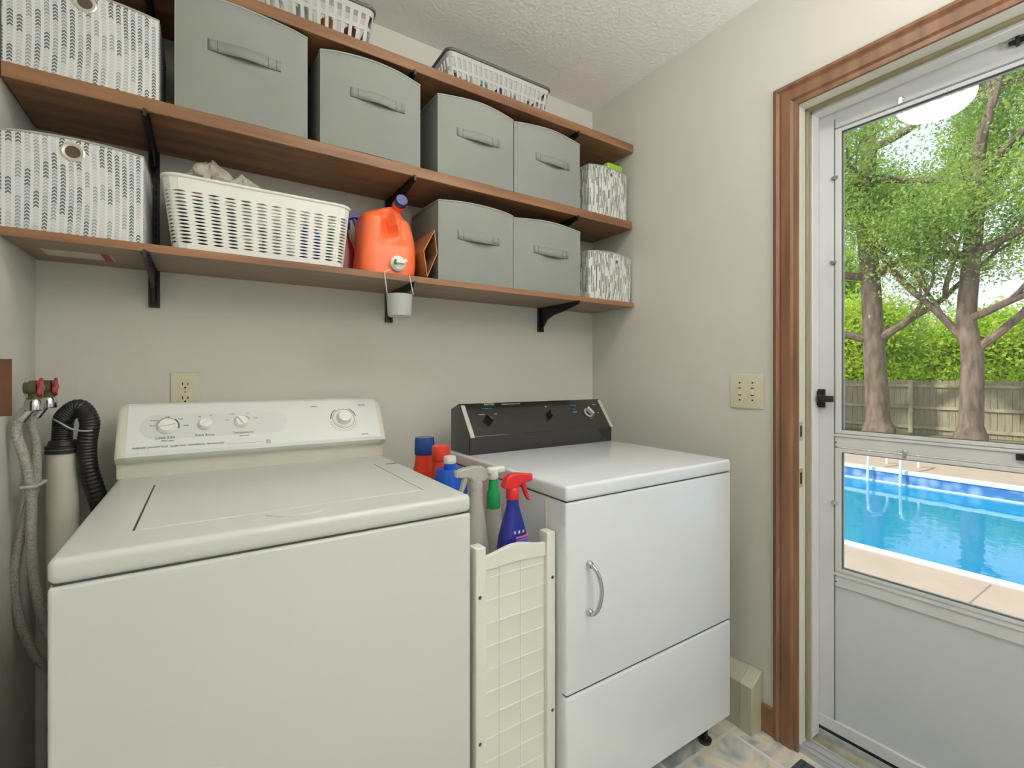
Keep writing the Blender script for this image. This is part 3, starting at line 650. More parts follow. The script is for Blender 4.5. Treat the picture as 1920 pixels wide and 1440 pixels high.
obj('tap_button',MB().box(c.x-.016,c.x-.011,c.y-.0235,c.y-.012,c.z-.008,c.z+.008,.001),M_green,tp)
# hanging measuring cup
cc=ay(749,575,1.405); zt=ay(749,553,1.405).z; zb_=ay(749,594,1.405).z
t=thing('measuring_cup',(cc.x,1.405,zb_),'frosted plastic measuring cup hanging below the lowest shelf on two cords','cup')
obj('cup',MB().lathe((cc.x,1.405,zb_),[(.031,.0),(.035,.002),(.0395,zt-zb_),(.0378,zt-zb_),(.0335,.004),(.001,.004)],36),M_cup,t)
for u0,v0,u1,v1 in ((733,505,726,552),(768,517,775,553)):
    a=ay(u1,v1,1.405); b=ay(u0,v0,1.436); mid=Vector((a.x,1.432,b.z-.012))
    obj('cord',MB().tube([a,mid,b,b+Vector((0,.012,0))],.0014,6),M_tray,t)
# folded cardboard
po=[(815,428),(820,474),(801,518),(794,468)]; po=[ay(u,v,1.449) for u,v in po]
t=thing('folded_cardboard',(po[2].x,1.5,z1s),'folded piece of brown cardboard wedged between the orange jug and a grey bin','cardboard')
zlow=min(p.z for p in po); sh=Vector((0,0,z1s+.003-zlow))
cs=sum((p for p in po),Vector())/4
outer=[p+sh for p in po]; inner=[p+sh+(cs-p)*.09 for p in po]
def ringp(P,y): return [(p.x,y,p.z) for p in P]
mb=MB().ring([ringp(outer,1.449),ringp(outer,1.62),ringp(inner,1.62),ringp(inner,1.449),ringp(outer,1.449)],cap=False)
obj('tube_wall',mb,M_card,t,smooth=False)
obj('cut_edge',MB().ring([ringp(outer,1.4485),ringp(inner,1.4485)],cap=False),M_cardi,t,smooth=False)
# ------------------------------------------------------------ top baskets
def top_basket(x0,x1,y0,y1,h,label,nc,seed,items,cellw):
    z0=shz[2][0]+.001
    t=thing('plastic_basket',((x0+x1)/2,(y0+y1)/2,z0),label,'basket','slotted baskets on the highest shelf')
    top=rrect(x0,x1,y0,y1,.022); bot=rrect(x0+.018,x1-.018,y0+.015,y1-.015,.018)
    obj('slotted_wall',perf(top,bot,z0,z0+h,nc,2,.55,.74,'rect',(.14,.1)),M_bask,t,solid=.0022,smooth=False)
    b=MB(); b.add([(x,y,z0+.002) for x,y in bot],[tuple(range(len(bot)))]); obj('base',b,M_bask,t,solid=.002,smooth=False)
    obj('rim',MB().tube([(x,y,z0+h) for x,y in top+[top[0]]],.006,10),M_graypl,t)
    for i,(fx,m,l,r_,hh) in enumerate(items):
        x=x0+(x1-x0)*fx; y=y0+.018+r_+.012
        q=thing('small_bottle',(x,y,z0+.004),l,'bottle','bottles in the highest baskets')
        obj('body',MB().lathe((x,y,z0+.004),[(r_*.9,0),(r_,.004),(r_,hh*.75),(r_*.45,hh*.9),(r_*.4,hh)],20),m,q)
        obj('cap',MB().lathe((x,y,z0+.004+hh),[(r_*.5,0),(r_*.5,.010)],16),M_whitep if m is not M_whitep else M_navy,q)
by=1.475
top_basket(.10,.447,by-.01,by+.20,.125,'pale slotted plastic basket with grey rim cut by the top edge, on the highest shelf',44,1,
 [(.2,M_whitep,'white bottle at the left in the left basket of the highest shelf',.026,.08),(.42,M_bask,'pale grey bottle in the middle of the left basket of the highest shelf',.028,.085),(.62,M_card,'tan bottle right of centre in the left basket of the highest shelf',.022,.08),(.82,mat('plum_plastic',(110,60,70),.4),'plum bottle at the right in the left basket of the highest shelf',.022,.08)],.02)
top_basket(.70,1.147,by+.0,by+.195,.112,'pale slotted plastic basket with grey rim near the ceiling corner, on the highest shelf',56,2,
 [(.12,M_brown,'brown bottle at the left in the right basket of the highest shelf',.018,.06),(.24,M_cream,'cream bottle beside the brown one in the right basket of the highest shelf',.02,.065),(.38,mat('teal_plastic',(110,190,190),.4),'teal bottle in the right basket of the highest shelf',.022,.07),(.53,M_navy,'navy bottle in the middle of the right basket of the highest shelf',.02,.075),(.67,M_bask,'grey bottle right of the navy one in the highest shelf basket',.02,.06),(.82,M_green,'green bottle at the right in the right basket of the highest shelf',.022,.06)],.02)
# ------------------------------------------------------------ washer
wl,wr_,wf,wb=-.191,.495,.923,1.60
zt=.934; zs=.8955
W=thing('washing_machine',((wl+wr_)/2,1.25,0),'white top-loading washing machine with light control panel, left of the cart','washing machine')
obj('cabinet',MB().box(wl+.001,wr_-.001,wf+.001,wb,.012,zs-.0025,.006),M_enam,W)
for x in (wl+.04,wr_-.04):
    for y in (wf+.05,wb-.05): obj('foot',MB().lathe((x,y,0),[(.018,0),(.018,.008),(.008,.009),(.008,.02)],16),M_black,W)
obj('seam_gap',MB().box(wl+.006,wr_-.006,wf+.007,wb-.01,zs-.006,zs+.006),M_dark,W,smooth=False)
obj('top_panel',MB().box(wl,wr_,wf,wb,zs,zt,.012),M_enam,W)
ld=MB(); lx0,lx1,ly0,ly1=-.103,.421,1.022,1.47
lid=obj('lid',MB().box(lx0+.002,lx1-.002,ly0,ly1,zt-.004,zt+.0012,.0008),M_enam,W)
obj('lid_groove',MB().box(lx0-.0015,lx0+.0018,ly0,1.42,zt-.003,zt+.0006),M_dark,W,smooth=False); obj('lid_groove',MB().box(lx1-.001,lx1+.0008,ly0,1.40,zt-.003,zt+.0004),M_dark,W,smooth=False)
g=smoothpath([az(500,966,zt+.0012),az(540,968,zt+.0012),az(585,962,zt+.0012),az(615,952,zt+.0012)],6)
obj('lid_grip',MB().tube(g,.0022,6),M_enam,lid)
p=az(735,869,zt+.0003); obj('badge_strip',MB().box(p.x-.018,p.x+.014,p.y-.005,p.y+.005,zt,zt+.0008),mat('grey_badge',(120,118,128),.5),W,smooth=False)
# console
prof=[(1.548,zt),(1.545,.972),(1.522,.982),(1.512,.992),(1.513,1.002),(1.578,1.108),(1.588,1.118),(1.60,1.122),(1.63,1.118),(1.65,1.09),(1.65,zt)]
def cons(x0,x1,inset_top):
    rings=[]
    for x,s in ((x0,.0),(x0+.004,.6),(x0+.014,1),(x1-.014,1),(x1-.004,.6),(x1,0)):
        rings.append([(x+ (0 if s else 0),1.59+(y-1.59)*(.93+.07*s),zt+(z-zt)*(.94+.06*s)) for y,z in prof])
    return MB().ring(rings)
cb=obj('console',cons(wl+.001,wr_+.0,0),M_cream,W,angle=40)
n0=Vector((0,1.578-1.513,1.108-1.002)); up=n0.normalized(); nr=Vector((0,-up.z,up.y)); mid=Vector((0,(1.578+1.513)/2,(1.108+1.002)/2))
def onp(x,s,h=0): return Vector((x,0,0))+mid+up*s+nr*h    # point on sloped face
HL=n0.length/2
pn=MB()
xa,xb=wl+.022,wr_-.018
faceprof=[(1.545+.0,.972),(1.522,.982),(1.512,.992),(1.513,1.002),(1.578,1.108),(1.588,1.118),(1.60,1.122)]
pn.ring([[(x,y-.0012,z+.0008) for y,z in faceprof] for x in (xa,xb)],cap=False,closed=False)
obj('control_panel',pn,mat('panel_white',(226,232,230),.42),cb,angle=25)
def sl(u,v):   # pixel on the sloped face -> (x, s)
    r=Vector(ray(u,v)); o=Vector((0,0,H)); d=(mid-o).dot(nr)/r.dot(nr); p=o+r*d; return p.x,(p-mid).dot(up)
ex=(1,0,0)
# grey decal (stadium)
x0,_=sl(262,800); xk,sk=sl(313,800); R0=.035
st=[]; 
for q in range(13): a=R(90+15*q); st.append((x0+.040+.040*math.cos(a),sk+.035*math.sin(a)))
st+=[(.17+.035*math.cos(R(a_)),sk+.035*math.sin(R(a_))) for a_ in range(-90,91,15)]
obj('decal',MB().prism(st,lambda a,b,q:tuple(onp(a,b,q)),.0015,.0019),M_oval,cb,smooth=False)
def knob(u,v,r,h,label,ang,big=False):
    x,s=sl(u,v); c=onp(x,s,.0015)
    kk=obj('knob',MB().disc_on(c,nr,up,[(r,0),(r,.004),(r*.92,.006),(r*.82,h*.7),(r*.76,h)] if not big else [(r*1.25,0),(r*1.25,.002),(r,.003),(r*.9,h*.75),(r*.8,h),(r*.6,h+.001)],32),M_whitep,W)
    if not big:
        a=Vector(ex)*math.cos(R(ang))+up*math.sin(R(ang)); b=nr.cross(a)
        mb=MB(); P=[c+nr*(h-.001)+a*(i*r*.85)+b*(j*r*.16) for i in (-1,1) for j in (-1,1)]; Q=[p+nr*.006 for p in P]
        mb.add(P+Q,[(0,1,3,2),(4,5,7,6),(0,1,5,4),(2,3,7,6),(0,2,6,4),(1,3,7,5)]); obj('knob_grip',mb,M_whitep,kk,bevel=.001)
    return x,s
def arc(x,s,r,a0,a1,th,m=M_print,nm='dial_mark'):
    N=20; A=[];
    for k in range(N+1):
        q=R(a0+(a1-a0)*k/N); A.append(((x+(r)*math.cos(q),s+r*math.sin(q)),(x+(r+th)*math.cos(q),s+(r+th)*math.sin(q))))
    mb=MB(); mb.add([onp(p[0],p[1],.0022) for pr in A for p in pr],[(2*k,2*k+1,2*k+3,2*k+2) for k in range(N)]); return obj(nm,mb,m,cb,smooth=False)
def lab(s_,u,v,size,m=M_print,al='CENTER'):
    x,s=sl(u,v); text('lettering',s_,size,onp(x,s,.0021),ex,up,m,cb,al)
x,s=knob(313,800,.022,.012,'load',12); arc(x,s,.0245,20,165,.0012); arc(x,s,.0245,-15,50,.0035)
x2,s2=knob(385,796,.017,.012,'rinse',55); x3,s3=knob(453,792,.018,.012,'temp',-55)
arc(x3,s3,.021,120,160,.001); arc(x3,s3,.021,20,60,.002)
x4,s4=knob(644,785,.023,.022,'dial',0,True); arc(x4,s4,.033,0,360,.0012); arc(x4,s4,.037,10,60,.003); arc(x4,s4,.037,125,180,.003); arc(x4,s4,.040,190,350,.0007)
for k in range(14):
    q=R(195+11*k); x_=x4+.044*math.cos(q); s_=s4+.044*math.sin(q); mb=MB(); mb.add([onp(x_+a,s_+b,.0022) for a,b in ((-.001,-.0008),(.001,-.0008),(.001,.0008),(-.001,.0008))],[(0,1,2,3)]); obj('dial_tick',mb,M_print,cb,smooth=False)
lab('Load Size',310,821,.011); lab('(Fabric Level)',314,827,.005); lab('Extra Rinse',384,816,.0095); lab('Temperature',456,811,.0095); lab('Wash / Rinse',458,817,.0045)
lab('Small',286,799,.005); lab('Medium',290,789,.005); lab('Large',314,782,.005); lab('Super',339,786,.005); lab('Reset',349,798,.005)
lab('Off',374,782,.005); lab('On',395,780,.005); lab('Warm',435,777,.005); lab('Cold',426,788,.005); lab('Hot',465,775,.005); lab('Cold',479,784,.005)
lab('NORMAL',588,763,.005); lab('DELICATE',677,760,.005); lab('REGULAR',684,814,.005)
lab('OVERSIZE CAPACITY PLUS   QUIET PLUS   COMMERCIAL TECHNOLOGY',338,836,.0062)
xq,sq=sl(503,828); 
mb=MB()
for a,b,c_,d_ in ((-.006,.006,.0045,.0055),(-.006,.006,-.0055,-.0045),(-.006,-.005,-.0055,.0055),(.005,.006,-.0055,.0055)): mb.add([onp(xq+x_,sq+s_,.0022) for x_,s_ in ((a,c_),(b,c_),(b,d_),(a,d_))],[(0,1,2,3)])
xl_,sl_=sl(425,833); mb.add([onp(x_,s_,.0022) for x_,s_ in ((xl_,sq+.0004),(xq-.012,sq+.0004),(xq-.012,sq-.0002),(xl_,sq-.0002))],[(0,1,2,3)]); obj('logo_frame',mb,M_print,cb,smooth=False)
text('logo_letter','M',.009,onp(xq,sq,.0022),ex,up,M_print,cb)
# ------------------------------------------------------------ dryer
dl,dr_,df,db=.734,1.420,.884,1.56; dzt,dzs,dzd,dzb=.9285,.8895,.411,.101
D=thing('clothes_dryer',((dl+dr_)/2,1.2,0),'white front-loading clothes dryer with black control panel, beside the door','dryer')
obj('cabinet',MB().box(dl+.002,dr_-.002,df+.02,db,dzb,dzs-.003,.004),M_enam2,D)
obj('front_door',MB().box(dl+.0,dr_,df,df+.024,dzd+.0035,dzs-.003,.006),M_enam2,D)
obj('kick_panel',MB().box(dl+.0,dr_,df,df+.024,dzb,dzd-.0015,.006),M_enam2,D)
obj('seam_gap',MB().box(dl+.006,dr_-.006,df+.006,df+.03,dzd-.004,dzd+.006),M_dark,D,smooth=False); obj('seam_gap',MB().box(dl+.006,dr_-.006,df+.006,db-.02,dzs-.006,dzs+.004),M_dark,D,smooth=False)
obj('top_panel',MB().box(dl-.001,dr_+.001,df-.002,db,dzs,dzt,.009),M_enam2,D)
obj('side_rib',MB().box(dl-.001,dl+.003,.965,.970,dzb,dzs-.004),M_tray,D,smooth=False)
for x in (dl+.04,dr_-.05):
    for y in (df+.06,db-.06): obj('foot',MB().lathe((x,y,0),[(.02,0),(.022,.01),(.010,.013),(.010,dzb+.005)],16),M_black,D)
obj('base_plinth',MB().box(dl+.03,dr_-.03,df+.16,db-.02,.025,dzb+.005),M_dark,D,smooth=False)
# handle
h0=ay(1104,1058,df); h1=ay(1105,1147,df)
hx=h0.x; pth=smoothpath([(hx,df,h0.z),(hx,df-.018,h0.z-.002),(hx+.006,df-.030,h0.z-.022),(hx+.012,df-.034,(h0.z+h1.z)/2),(hx+.006,df-.030,h1.z+.022),(hx,df-.018,h1.z+.002),(hx,df,h1.z)],8)
hd=obj('door_handle',MB().tube(pth,.0052,12),M_chrome,D)
for hh_ in (h0.z,h1.z): obj('handle_mount',MB().lathe((hx,df,hh_),[(.010,0),(.010,.006),(.007,.012)],20,axis='y'),M_chrome,hd)
dp=[(1.403,dzt),(1.403,.985),(1.400,.990),(1.476,1.094),(1.484,1.099),(1.545,1.078),(1.545,dzt)]
dc=obj('console',MB().ring([[(x,y,z) for y,z in dp] for x in (dl+.010,dr_-.012)]),M_panel,D,bevel=.002)
n0=Vector((0,1.476-1.400,1.094-.990)); up=n0.normalized(); nr=Vector((0,-up.z,up.y)); mid=Vector((0,(1.476+1.4)/2,(1.094+.99)/2)); HL=n0.length/2
cb=dc
for nm,x0_,x1_ in (('a',dl+.012,dl+.028),('b',dr_-.026,dr_-.011)):
    mb=MB(); P=[(x0_,-HL-.004),(x1_,-HL-.004),(x1_,HL-.002),(x0_,HL-.002)]; mb.prism(P,lambda a,b,q:tuple(onp(a,b,q)),0,.004); obj('end_strip',mb,M_steel,dc,bevel=.001)
for u,v,r,nm in ((916,787,.016,'k1'),(1030,778,.013,'k2')):
    x,s=sl(u,v); c=onp(x,s,.001); k=obj('knob',MB().disc_on(c,nr,up,[(r,0),(r,.004),(r*.9,.008)],24),M_panel,D)
    a=Vector(ex)*math.cos(R(-52 if nm=='k1' else 80))+up*math.sin(R(-52 if nm=='k1' else 80)); b=nr.cross(a); P=[c+nr*.007+a*(i*r*1.0)+b*(j*r*.3) for i in (-1,1) for j in (-1,1)]; Q=[p+nr*.014 for p in P]
    obj('knob_grip',MB().add(P+Q,[(0,1,3,2),(4,5,7,6),(0,1,5,4),(2,3,7,6),(0,2,6,4),(1,3,7,5)]),M_panel,k,bevel=.0015)
x,s=sl(1103,774); c=onp(x,s,.001); k=obj('knob',MB().disc_on(c,nr,up,[(.021,0),(.021,.003),(.017,.005)],28),M_steel,D)
obj('dial_face',MB().disc_on(c,nr,up,[(.0165,.004),(.0165,.0056)],28),M_panel,k,smooth=False)
a=Vector(ex)*math.cos(R(-60))+up*math.sin(R(-60)); b=nr.cross(a); P=[c+nr*.004+a*(i*.018)+b*(j*.005) for i in (-1,1) for j in (-1,1)]; Q=[p+nr*.018 for p in P]
obj('knob_grip',MB().add(P+Q,[(0,1,3,2),(4,5,7,6),(0,1,5,4),(2,3,7,6),(0,2,6,4),(1,3,7,5)]),M_steel,k,bevel=.0015)
lab('MAYTAG',917,759,.0105,M_printw); lab('DEPENDABLE CARE HEAVY DUTY',958,758,.0055,M_printw)
lab('TEMPERATURE',913,767,.006,M_printb); lab('REGULAR',902,778,.0055,M_printw); lab('LOW',929,777,.0055,M_printw); lab('OFF',1023,763,.005,M_printw)
lab('AUTO DRY',1074,761,.0065,M_printb); lab('TIMED',1075,768,.0065,M_printb); lab('AIR FLUFF',1078,773,.005,M_printw); lab('START',1113,759,.005,M_printw); lab('OFF',1121,774,.005,M_printw)
for kk in range(9):
    q=R(-100+14*kk); x_=x+.027*math.cos(q); s_=s+.027*math.sin(q); mb=MB(); mb.add([onp(x_+a,s_+b,.0012) for a,b in ((-.0009,-.0014),(.0009,-.0014),(.0009,.0014),(-.0009,.0014))],[(0,1,2,3)]); obj('dial_tick',mb,mat('yellow_print',(200,190,120),.6),dc,smooth=False)
# ------------------------------------------------------------ slim cart
cx0,cx1,cy0,cy1=.5035,.7285,.918,1.545
K=thing('slim_cart',((cx0+cx1)/2,1.23,0),'slim white plastic storage cart standing between washer and dryer','cart')
zp=.812
def post(x0,x1,y0,y1): return MB().box(x0,x1,y0,y1,.05,zp,.003)
for (a,b) in ((cx0,cx0+.026),(cx1-.026,cx1)):
    obj('post',post(a,b,cy0,cy0+.034),M_cart,K); obj('post',post(a,b,cy1-.034,cy1),M_cart,K)
for yy,nm in ((cy0+.012,'front'),(cy1-.022,'rear')):
    N=20; top=[];bot=[]
    for i in range(N+1):
        s=i/N; x=cx0+.024+(cx1-cx0-.048)*s; e=math.sin(math.pi*s)**2
        top.append((x,zp-.026+.014*e)); bot.append((x,zp-.058+.004*e))
    poly=bot+top[::-1]
    obj('top_rail',MB().prism(poly,lambda a,b,q:(a,q,b),yy-.004,yy+.008),M_cart,K,bevel=.0015)
    obj('end_panel',MB().box(cx0+.024,cx1-.024,yy+.001,yy+.004,.06,zp-.05),M_cart,K,smooth=False)
    if nm=='front':
        gm=MB(); 
        for u in (942,982): x=ay(u,1200,cy0).x; gm.box(x-.0012,x+.0012,yy-.0008,yy+.0012,.07,zp-.055)
        z=.735
        while z>.07: gm.box(cx0+.026,cx1-.026,yy-.0008,yy+.0012,z-.0011,z+.0011); z-=.0525
        obj('panel_grid',gm,M_whitep,K,smooth=False)
obj('inner_rib',MB().box(cx1-.045,cx1-.026,cy0+.020,cy0+.024,.07,zp-.05),M_tray,K,smooth=False)
for z in (.62,.34,.08):
    obj('tray',MB().box(cx0+.004,cx1-.004,cy0+.02,cy1-.02,z,z+.006).box(cx0+.004,cx0+.008,cy0+.02,cy1-.02,z,z+.045).box(cx1-.008,cx1-.004,cy0+.02,cy1-.02,z,z+.045),M_cart,K,smooth=False)
for u,v in ((900,1121),(1036,1082),(1036,1331),(900,1396)):
    p=ay(u,v,cy0); x=min(max(p.x,cx0+.010),cx1-.010); obj('screw',MB().lathe((x,cy0-.0005,p.z),[(.0042,0),(.003,.0015)],12,axis='y'),M_dark,K)
for x in (cx0+.03,cx1-.03):
    for y in (cy0+.03,cy1-.03):
        obj('caster',MB().lathe((x-.008,y,.022),[(.022,0),(.022,.016)],20,axis='x').box(x-.004,x+.004,y-.006,y+.006,.02,.06),M_black,K,smooth=False)
TZ=.627
# blue spray bottle with red trigger
t,b,cx,zt_=spray_bottle((.638,.975),TZ,.268,[(0,.038,.022,3.2),(.02,.041,.024,3.2),(.56,.0405,.024,3),(.66,.037,.023,2.8),(.77,.029,.020,2.5),(.88,.020,.016,2.2),(.93,.016,.015,2),(1,.0145,.0145,2)],M_deepb,M_red,'deep blue spray bottle with red trigger head at the front of the cart')
c=b
obj('label_panel',MB().loft([(TZ+.135,.648,.975,.031,.0248,3),(TZ+.172,.648,.975,.0288,.0243,3)],36),mat('pale_blue_label',(120,140,210),.5,col2=(50,70,170),vscale=90,stretch=(.3,1,4)),b)
obj('label_band',MB().loft([(TZ+.174,.648,.975,.029,.0242,3),(TZ+.178,.648,.975,.0285,.024,3)],36),mat('pink_band',(210,90,120),.5),b)
obj('label_stars',MB().box(.628,.632,.9515,.954,TZ+.186,TZ+.192).box(.640,.645,.9515,.954,TZ+.186,TZ+.192).box(.653,.656,.9515,.954,TZ+.186,TZ+.192),M_printw,b,smooth=False)
# clear bottle with trigger, milky
t,b,cx,zt_=spray_bottle((.574,1.045),TZ,.280,[(0,.032,.030,2.6),(.02,.036,.032,2.6),(.3,.036,.032,2.6),(.34,.034,.031,2.4),(.5,.032,.029,2.2),(.8,.022,.022,2),(.86,.018,.018,2),(1,.017,.017,2)],M_clear,M_clear,'translucent pale spray bottle beside the blue one in the cart',dirx=-1,sx=1.05)
obj('label_panel',MB().loft([(TZ+.03,.574,1.045,.0368,.0328,2.6),(TZ+.080,.574,1.045,.0366,.0326,2.6)],36),mat('pinkish_label',(206,186,170),.6,col2=(190,120,105),vscale=30),b)
# green-necked bottle behind
gx=ay(925,905,1.12).x
t=thing('bottle',(gx,1.12,TZ),'tall bottle with green body and white head behind the pale spray bottle','bottle')
obj('body',MB().lathe((gx,1.12,TZ),[(.026,0),(.028,.004),(.028,.15),(.022,.205)],28),M_clear,t)
obj('shoulder',MB().lathe((gx,1.12,TZ+.20),[(.018,0),(.0195,.005),(.019,.045),(.014,.058),(.012,.085)],28),M_green,t)
obj('head',MB().lathe((gx,1.12,TZ+.285),[(.013,0),(.015,.003),(.014,.025)],24).box(gx-.02,gx+.035,1.11,1.13,TZ+.300,TZ+.318,.006),M_whitep,t)
# detergent bottles at the back of the cart
def bottle(c,h,rx,ry,m,capm,capr,caph,label,p=3,cap2=None,low=.60):
    t=thing('detergent_bottle',(c[0],c[1],TZ),label,'detergent bottle')
    rows=[(TZ,c[0],c[1],rx*.94,ry*.94,p),(TZ+.006,c[0],c[1],rx,ry,p),(TZ+h*low,c[0],c[1],rx,ry,p),(TZ+h*(low+.12),c[0],c[1],rx*.9,ry*.9,p),(TZ+h*(low+.24),c[0],c[1],rx*.68,ry*.7,2.5),(TZ+h*.93,c[0],c[1],capr*.95,capr*.95,2),(TZ+h,c[0],c[1],capr*.9,capr*.9,2)]
    b=obj('body',MB().loft(rows,40),m,t)
    obj('cap',MB().lathe((c[0],c[1],TZ+h-.006),[(capr*1.0,0),(capr*1.04,.002),(capr*1.0,caph*.8),(capr*.94,caph)],28),capm,t)
    return t,b
p=ay(796,835,1.46); bottle((p.x,1.46),.318,.050,.045,M_redor,M_navy if False else mat('translucent_blue_cap',(34,74,150),.25,trans=.2),.032,.056,'orange detergent bottle with tall blue cap at the back of the cart')
p=ay(823,850,1.36); bottle((p.x,1.345),.315,.042,.042,M_redor,M_redor,.028,.045,'red detergent bottle with red cap behind the blue round-shouldered one')
p=ay(842,880,1.24); t,b=bottle((p.x,1.235),.325,.052,.048,M_blue,M_whitep,.018,.020,'round-shouldered blue detergent bottle with small white cap in the cart',p=2.3,low=.70)
obj('label_panel',MB().loft([(TZ+.15,p.x,1.235,.0528,.0488,2.3),(TZ+.232,p.x,1.235,.0526,.0486,2.3)],40),mat('red_label',(200,50,50),.5,col2=(236,220,200),vscale=24),b)
tag(obj('cleaning_sponge',MB().box(.60,.66,1.17,1.24,TZ+.001,TZ+.10,.008),M_tray,None),'pale sponge block low in the cart behind the green bottle','sponge')
# ------------------------------------------------------------ outlet and switches
ox,oz=-.0505,1.150
t=thing('wall_outlet',(ox,YB,oz),'ivory duplex wall outlet above the washer control panel','outlet')
obj('plate',MB().box(ox-.036,ox+.036,YB-.006,YB-.0002,oz-.058,oz+.058,.003),M_ivory,t)
for s in (1,-1):
    q=obj('socket',MB().lathe((ox,YB-.0055,oz+s*.0205),[(.0172,0),(.0168,.0022)],28,axis='y',sy=.82),M_ivory,t)
    z=oz+s*.0205
    obj('slots',MB().box(ox-.0078,ox-.0052,YB-.0083,YB-.0077,z-.001,z+.008).box(ox+.0052,ox+.0078,YB-.0083,YB-.0077,z-.001,z+.007).lathe((ox,YB-.0077,z-.0075),[(.0028,0),(.0028,.0006)],12,axis='y'),M_slot,q,smooth=False)
obj('screw',MB().lathe((ox,YB-.006,oz),[(.003,0),(.002,.001)],10,axis='y'),M_tan,t)
sy_,sz_=.9255,1.1435
t=thing('light_switch',(XR,sy_,sz_),'ivory double light switch plate on the wall beside the door casing','light switch')
obj('plate',MB().box(XR-.006,XR-.0002,sy_-.060,sy_+.060,sz_-.059,sz_+.059,.003),M_ivory,t)
for s in (-.023,.023):
    obj('toggle',MB().box(XR-.0145,XR-.005,sy_+s-.0045,sy_+s+.0045,sz_-.012,sz_+.009,.002),M_ivory,t)
    for q_ in (.030,-.030): obj('screw',MB().lathe((XR-.006,sy_+s,sz_+q_),[(.003,0),(.003,-.001)],10,axis='x'),M_slot,t)
    obj('slot_shadow',MB().box(XR-.0068,XR-.0058,sy_+s-.0055,sy_+s+.0055,sz_+.010,sz_+.013).box(XR-.0068,XR-.0058,sy_+s-.0055,sy_+s+.0055,sz_-.015,sz_-.0125),M_slot,t,smooth=False)
# ------------------------------------------------------------ heater and mat
p0=az(1409,1381,0); p1=az(1422.5,1370,0); hy=p1.y; hx=p0.x
t=thing('baseboard_heater',(XR-.03,1.3,0),'beige metal baseboard heater end against the wall beside the dryer','heater')
zt2=ax(1426,1258,XR-.002).z; ztf=zt2-.035
poly=[(hx,.0),(XR-.001,.0),(XR-.001,zt2),(XR-.012,zt2),(hx,ztf)]
obj('cover',MB().prism(poly,lambda a,b,q:(a,q,b),hy+.002,YB-.002),M_heat,t,bevel=.003)
obj('end_cap',MB().prism([(hx-.003,.0),(XR-.0005,.0),(XR-.0005,zt2+.003),(XR-.012,zt2+.003),(hx-.003,ztf+.002)],lambda a,b,q:(a,q,b),hy-.004,hy+.04),M_heat,t,bevel=.0025)
mx1=az(1507,1416,.008).x; my1=az(1507,1416,.008).y
t=thing('door_mat',(1.3,.3,0),'dark ribbed door mat on the tiles in front of the threshold','mat')
mx1=min(mx1,XR-.03)
obj('backing',MB().box(mx1-.42,mx1,my1-.65,my1,.0005,.005),M_mat,t,smooth=False)
mb=MB(); y=my1-.012
while y>my1-.64: mb.box(mx1-.41,mx1-.004,y-.006,y+.006,.004,.010); y-=.021
obj('ribs',mb,M_mat,t,bevel=.002)
# ------------------------------------------------------------ plumbing
# wood block and copper feed
tag(obj('wooden_block',MB().box(XL+.0005,XL+.03,1.40,ax(20,700,XL+.03).y,1.115,1.232,.002),M_brown),'brown wooden block on the left wall behind the valves','block')
def valve(y,xh,z,label):
    t=thing('water_valve',(XL+.03,y,z),label,'valve','brass water valves')
    obj('body',MB().lathe((XL+.03,y,z),[(.013,0),(.013,.008),(.017,.009),(.017,.022),(.012,.023),(.012,xh-(XL+.03)-.012)],14,axis='x').lathe((XL+.046,y,z),[(.013,-.028),(.013,-.022),(.010,-.021),(.010,.0)],16),M_brass,t)
    obj('stem',MB().lathe((xh-.016,y,z),[(.004,0),(.004,.016)],10,axis='x'),M_brass,t)
    N=40; rings=[]
    for h in (-.003,.003): rings.append([(xh+h,y+(.0195+.0042*math.cos(5*q))*math.cos(q),z+(.0195+.0042*math.cos(5*q))*math.sin(q)) for q in [2*math.pi*k/N for k in range(N)]])
    obj('handle',MB().ring(rings),M_redh,t,bevel=.0015)
    return t
v1=ay(76,727,1.485); v2=ay(104,725,1.60)
valve(1.485,v1.x,v1.z,'brass valve with red wheel handle on the left wall, nearer one')
valve(1.60,v2.x,v2.z,'brass valve with red wheel handle on the left wall, farther one near the corner')
def hose(name,P,r,m,label,nut=True):
    t=thing(name,P[0],label,'hose'); sp_=smoothpath(P,8)
    obj('hose_line',MB().tube(sp_,r,14),m,t)
    if nut:
        a=Vector(sp_[0]); obj('coupling',MB().lathe((a.x,a.y,a.z-.004),[(.0145,-.014),(.0165,-.012),(.0165,.006),(.013,.012)],12),M_chrome,t)
        b=Vector(sp_[6]); d=(Vector(sp_[8])-Vector(sp_[4])).normalized()
        obj('ferrule',MB().tube([a,Vector(sp_[3]),b],r*1.15,14),M_chrome,t)
    return t
h1=[Vector((XL+.046,1.485,v1.z-.034))]+[ay(u,v,y) for u,v,y in ((30,800,1.485),(46,860,1.485),(57,912,1.49),(59,960,1.495),(58,1010,1.50),(62,1070,1.51),(70,1120,1.52),(84,1175,1.54),(104,1215,1.57),(130,1240,1.62))]
hose('water_hose',h1,.0098,M_braid,'braided steel water hose hanging from the nearer red-handled valve')
h2=[Vector((XL+.046,1.60,v2.z-.034))]+[ay(u,v,y) for u,v,y in ((62,790,1.60),(69,830,1.595),(69,870,1.58),(66,912,1.535),(50,960,1.52),(36,1020,1.52),(27,1080,1.52),(32,1140,1.53),(48,1195,1.54),(75,1240,1.56),(110,1262,1.60))]
hose('water_hose',h2,.0090,M_braid,'braided steel water hose hanging from the farther valve and looping left')
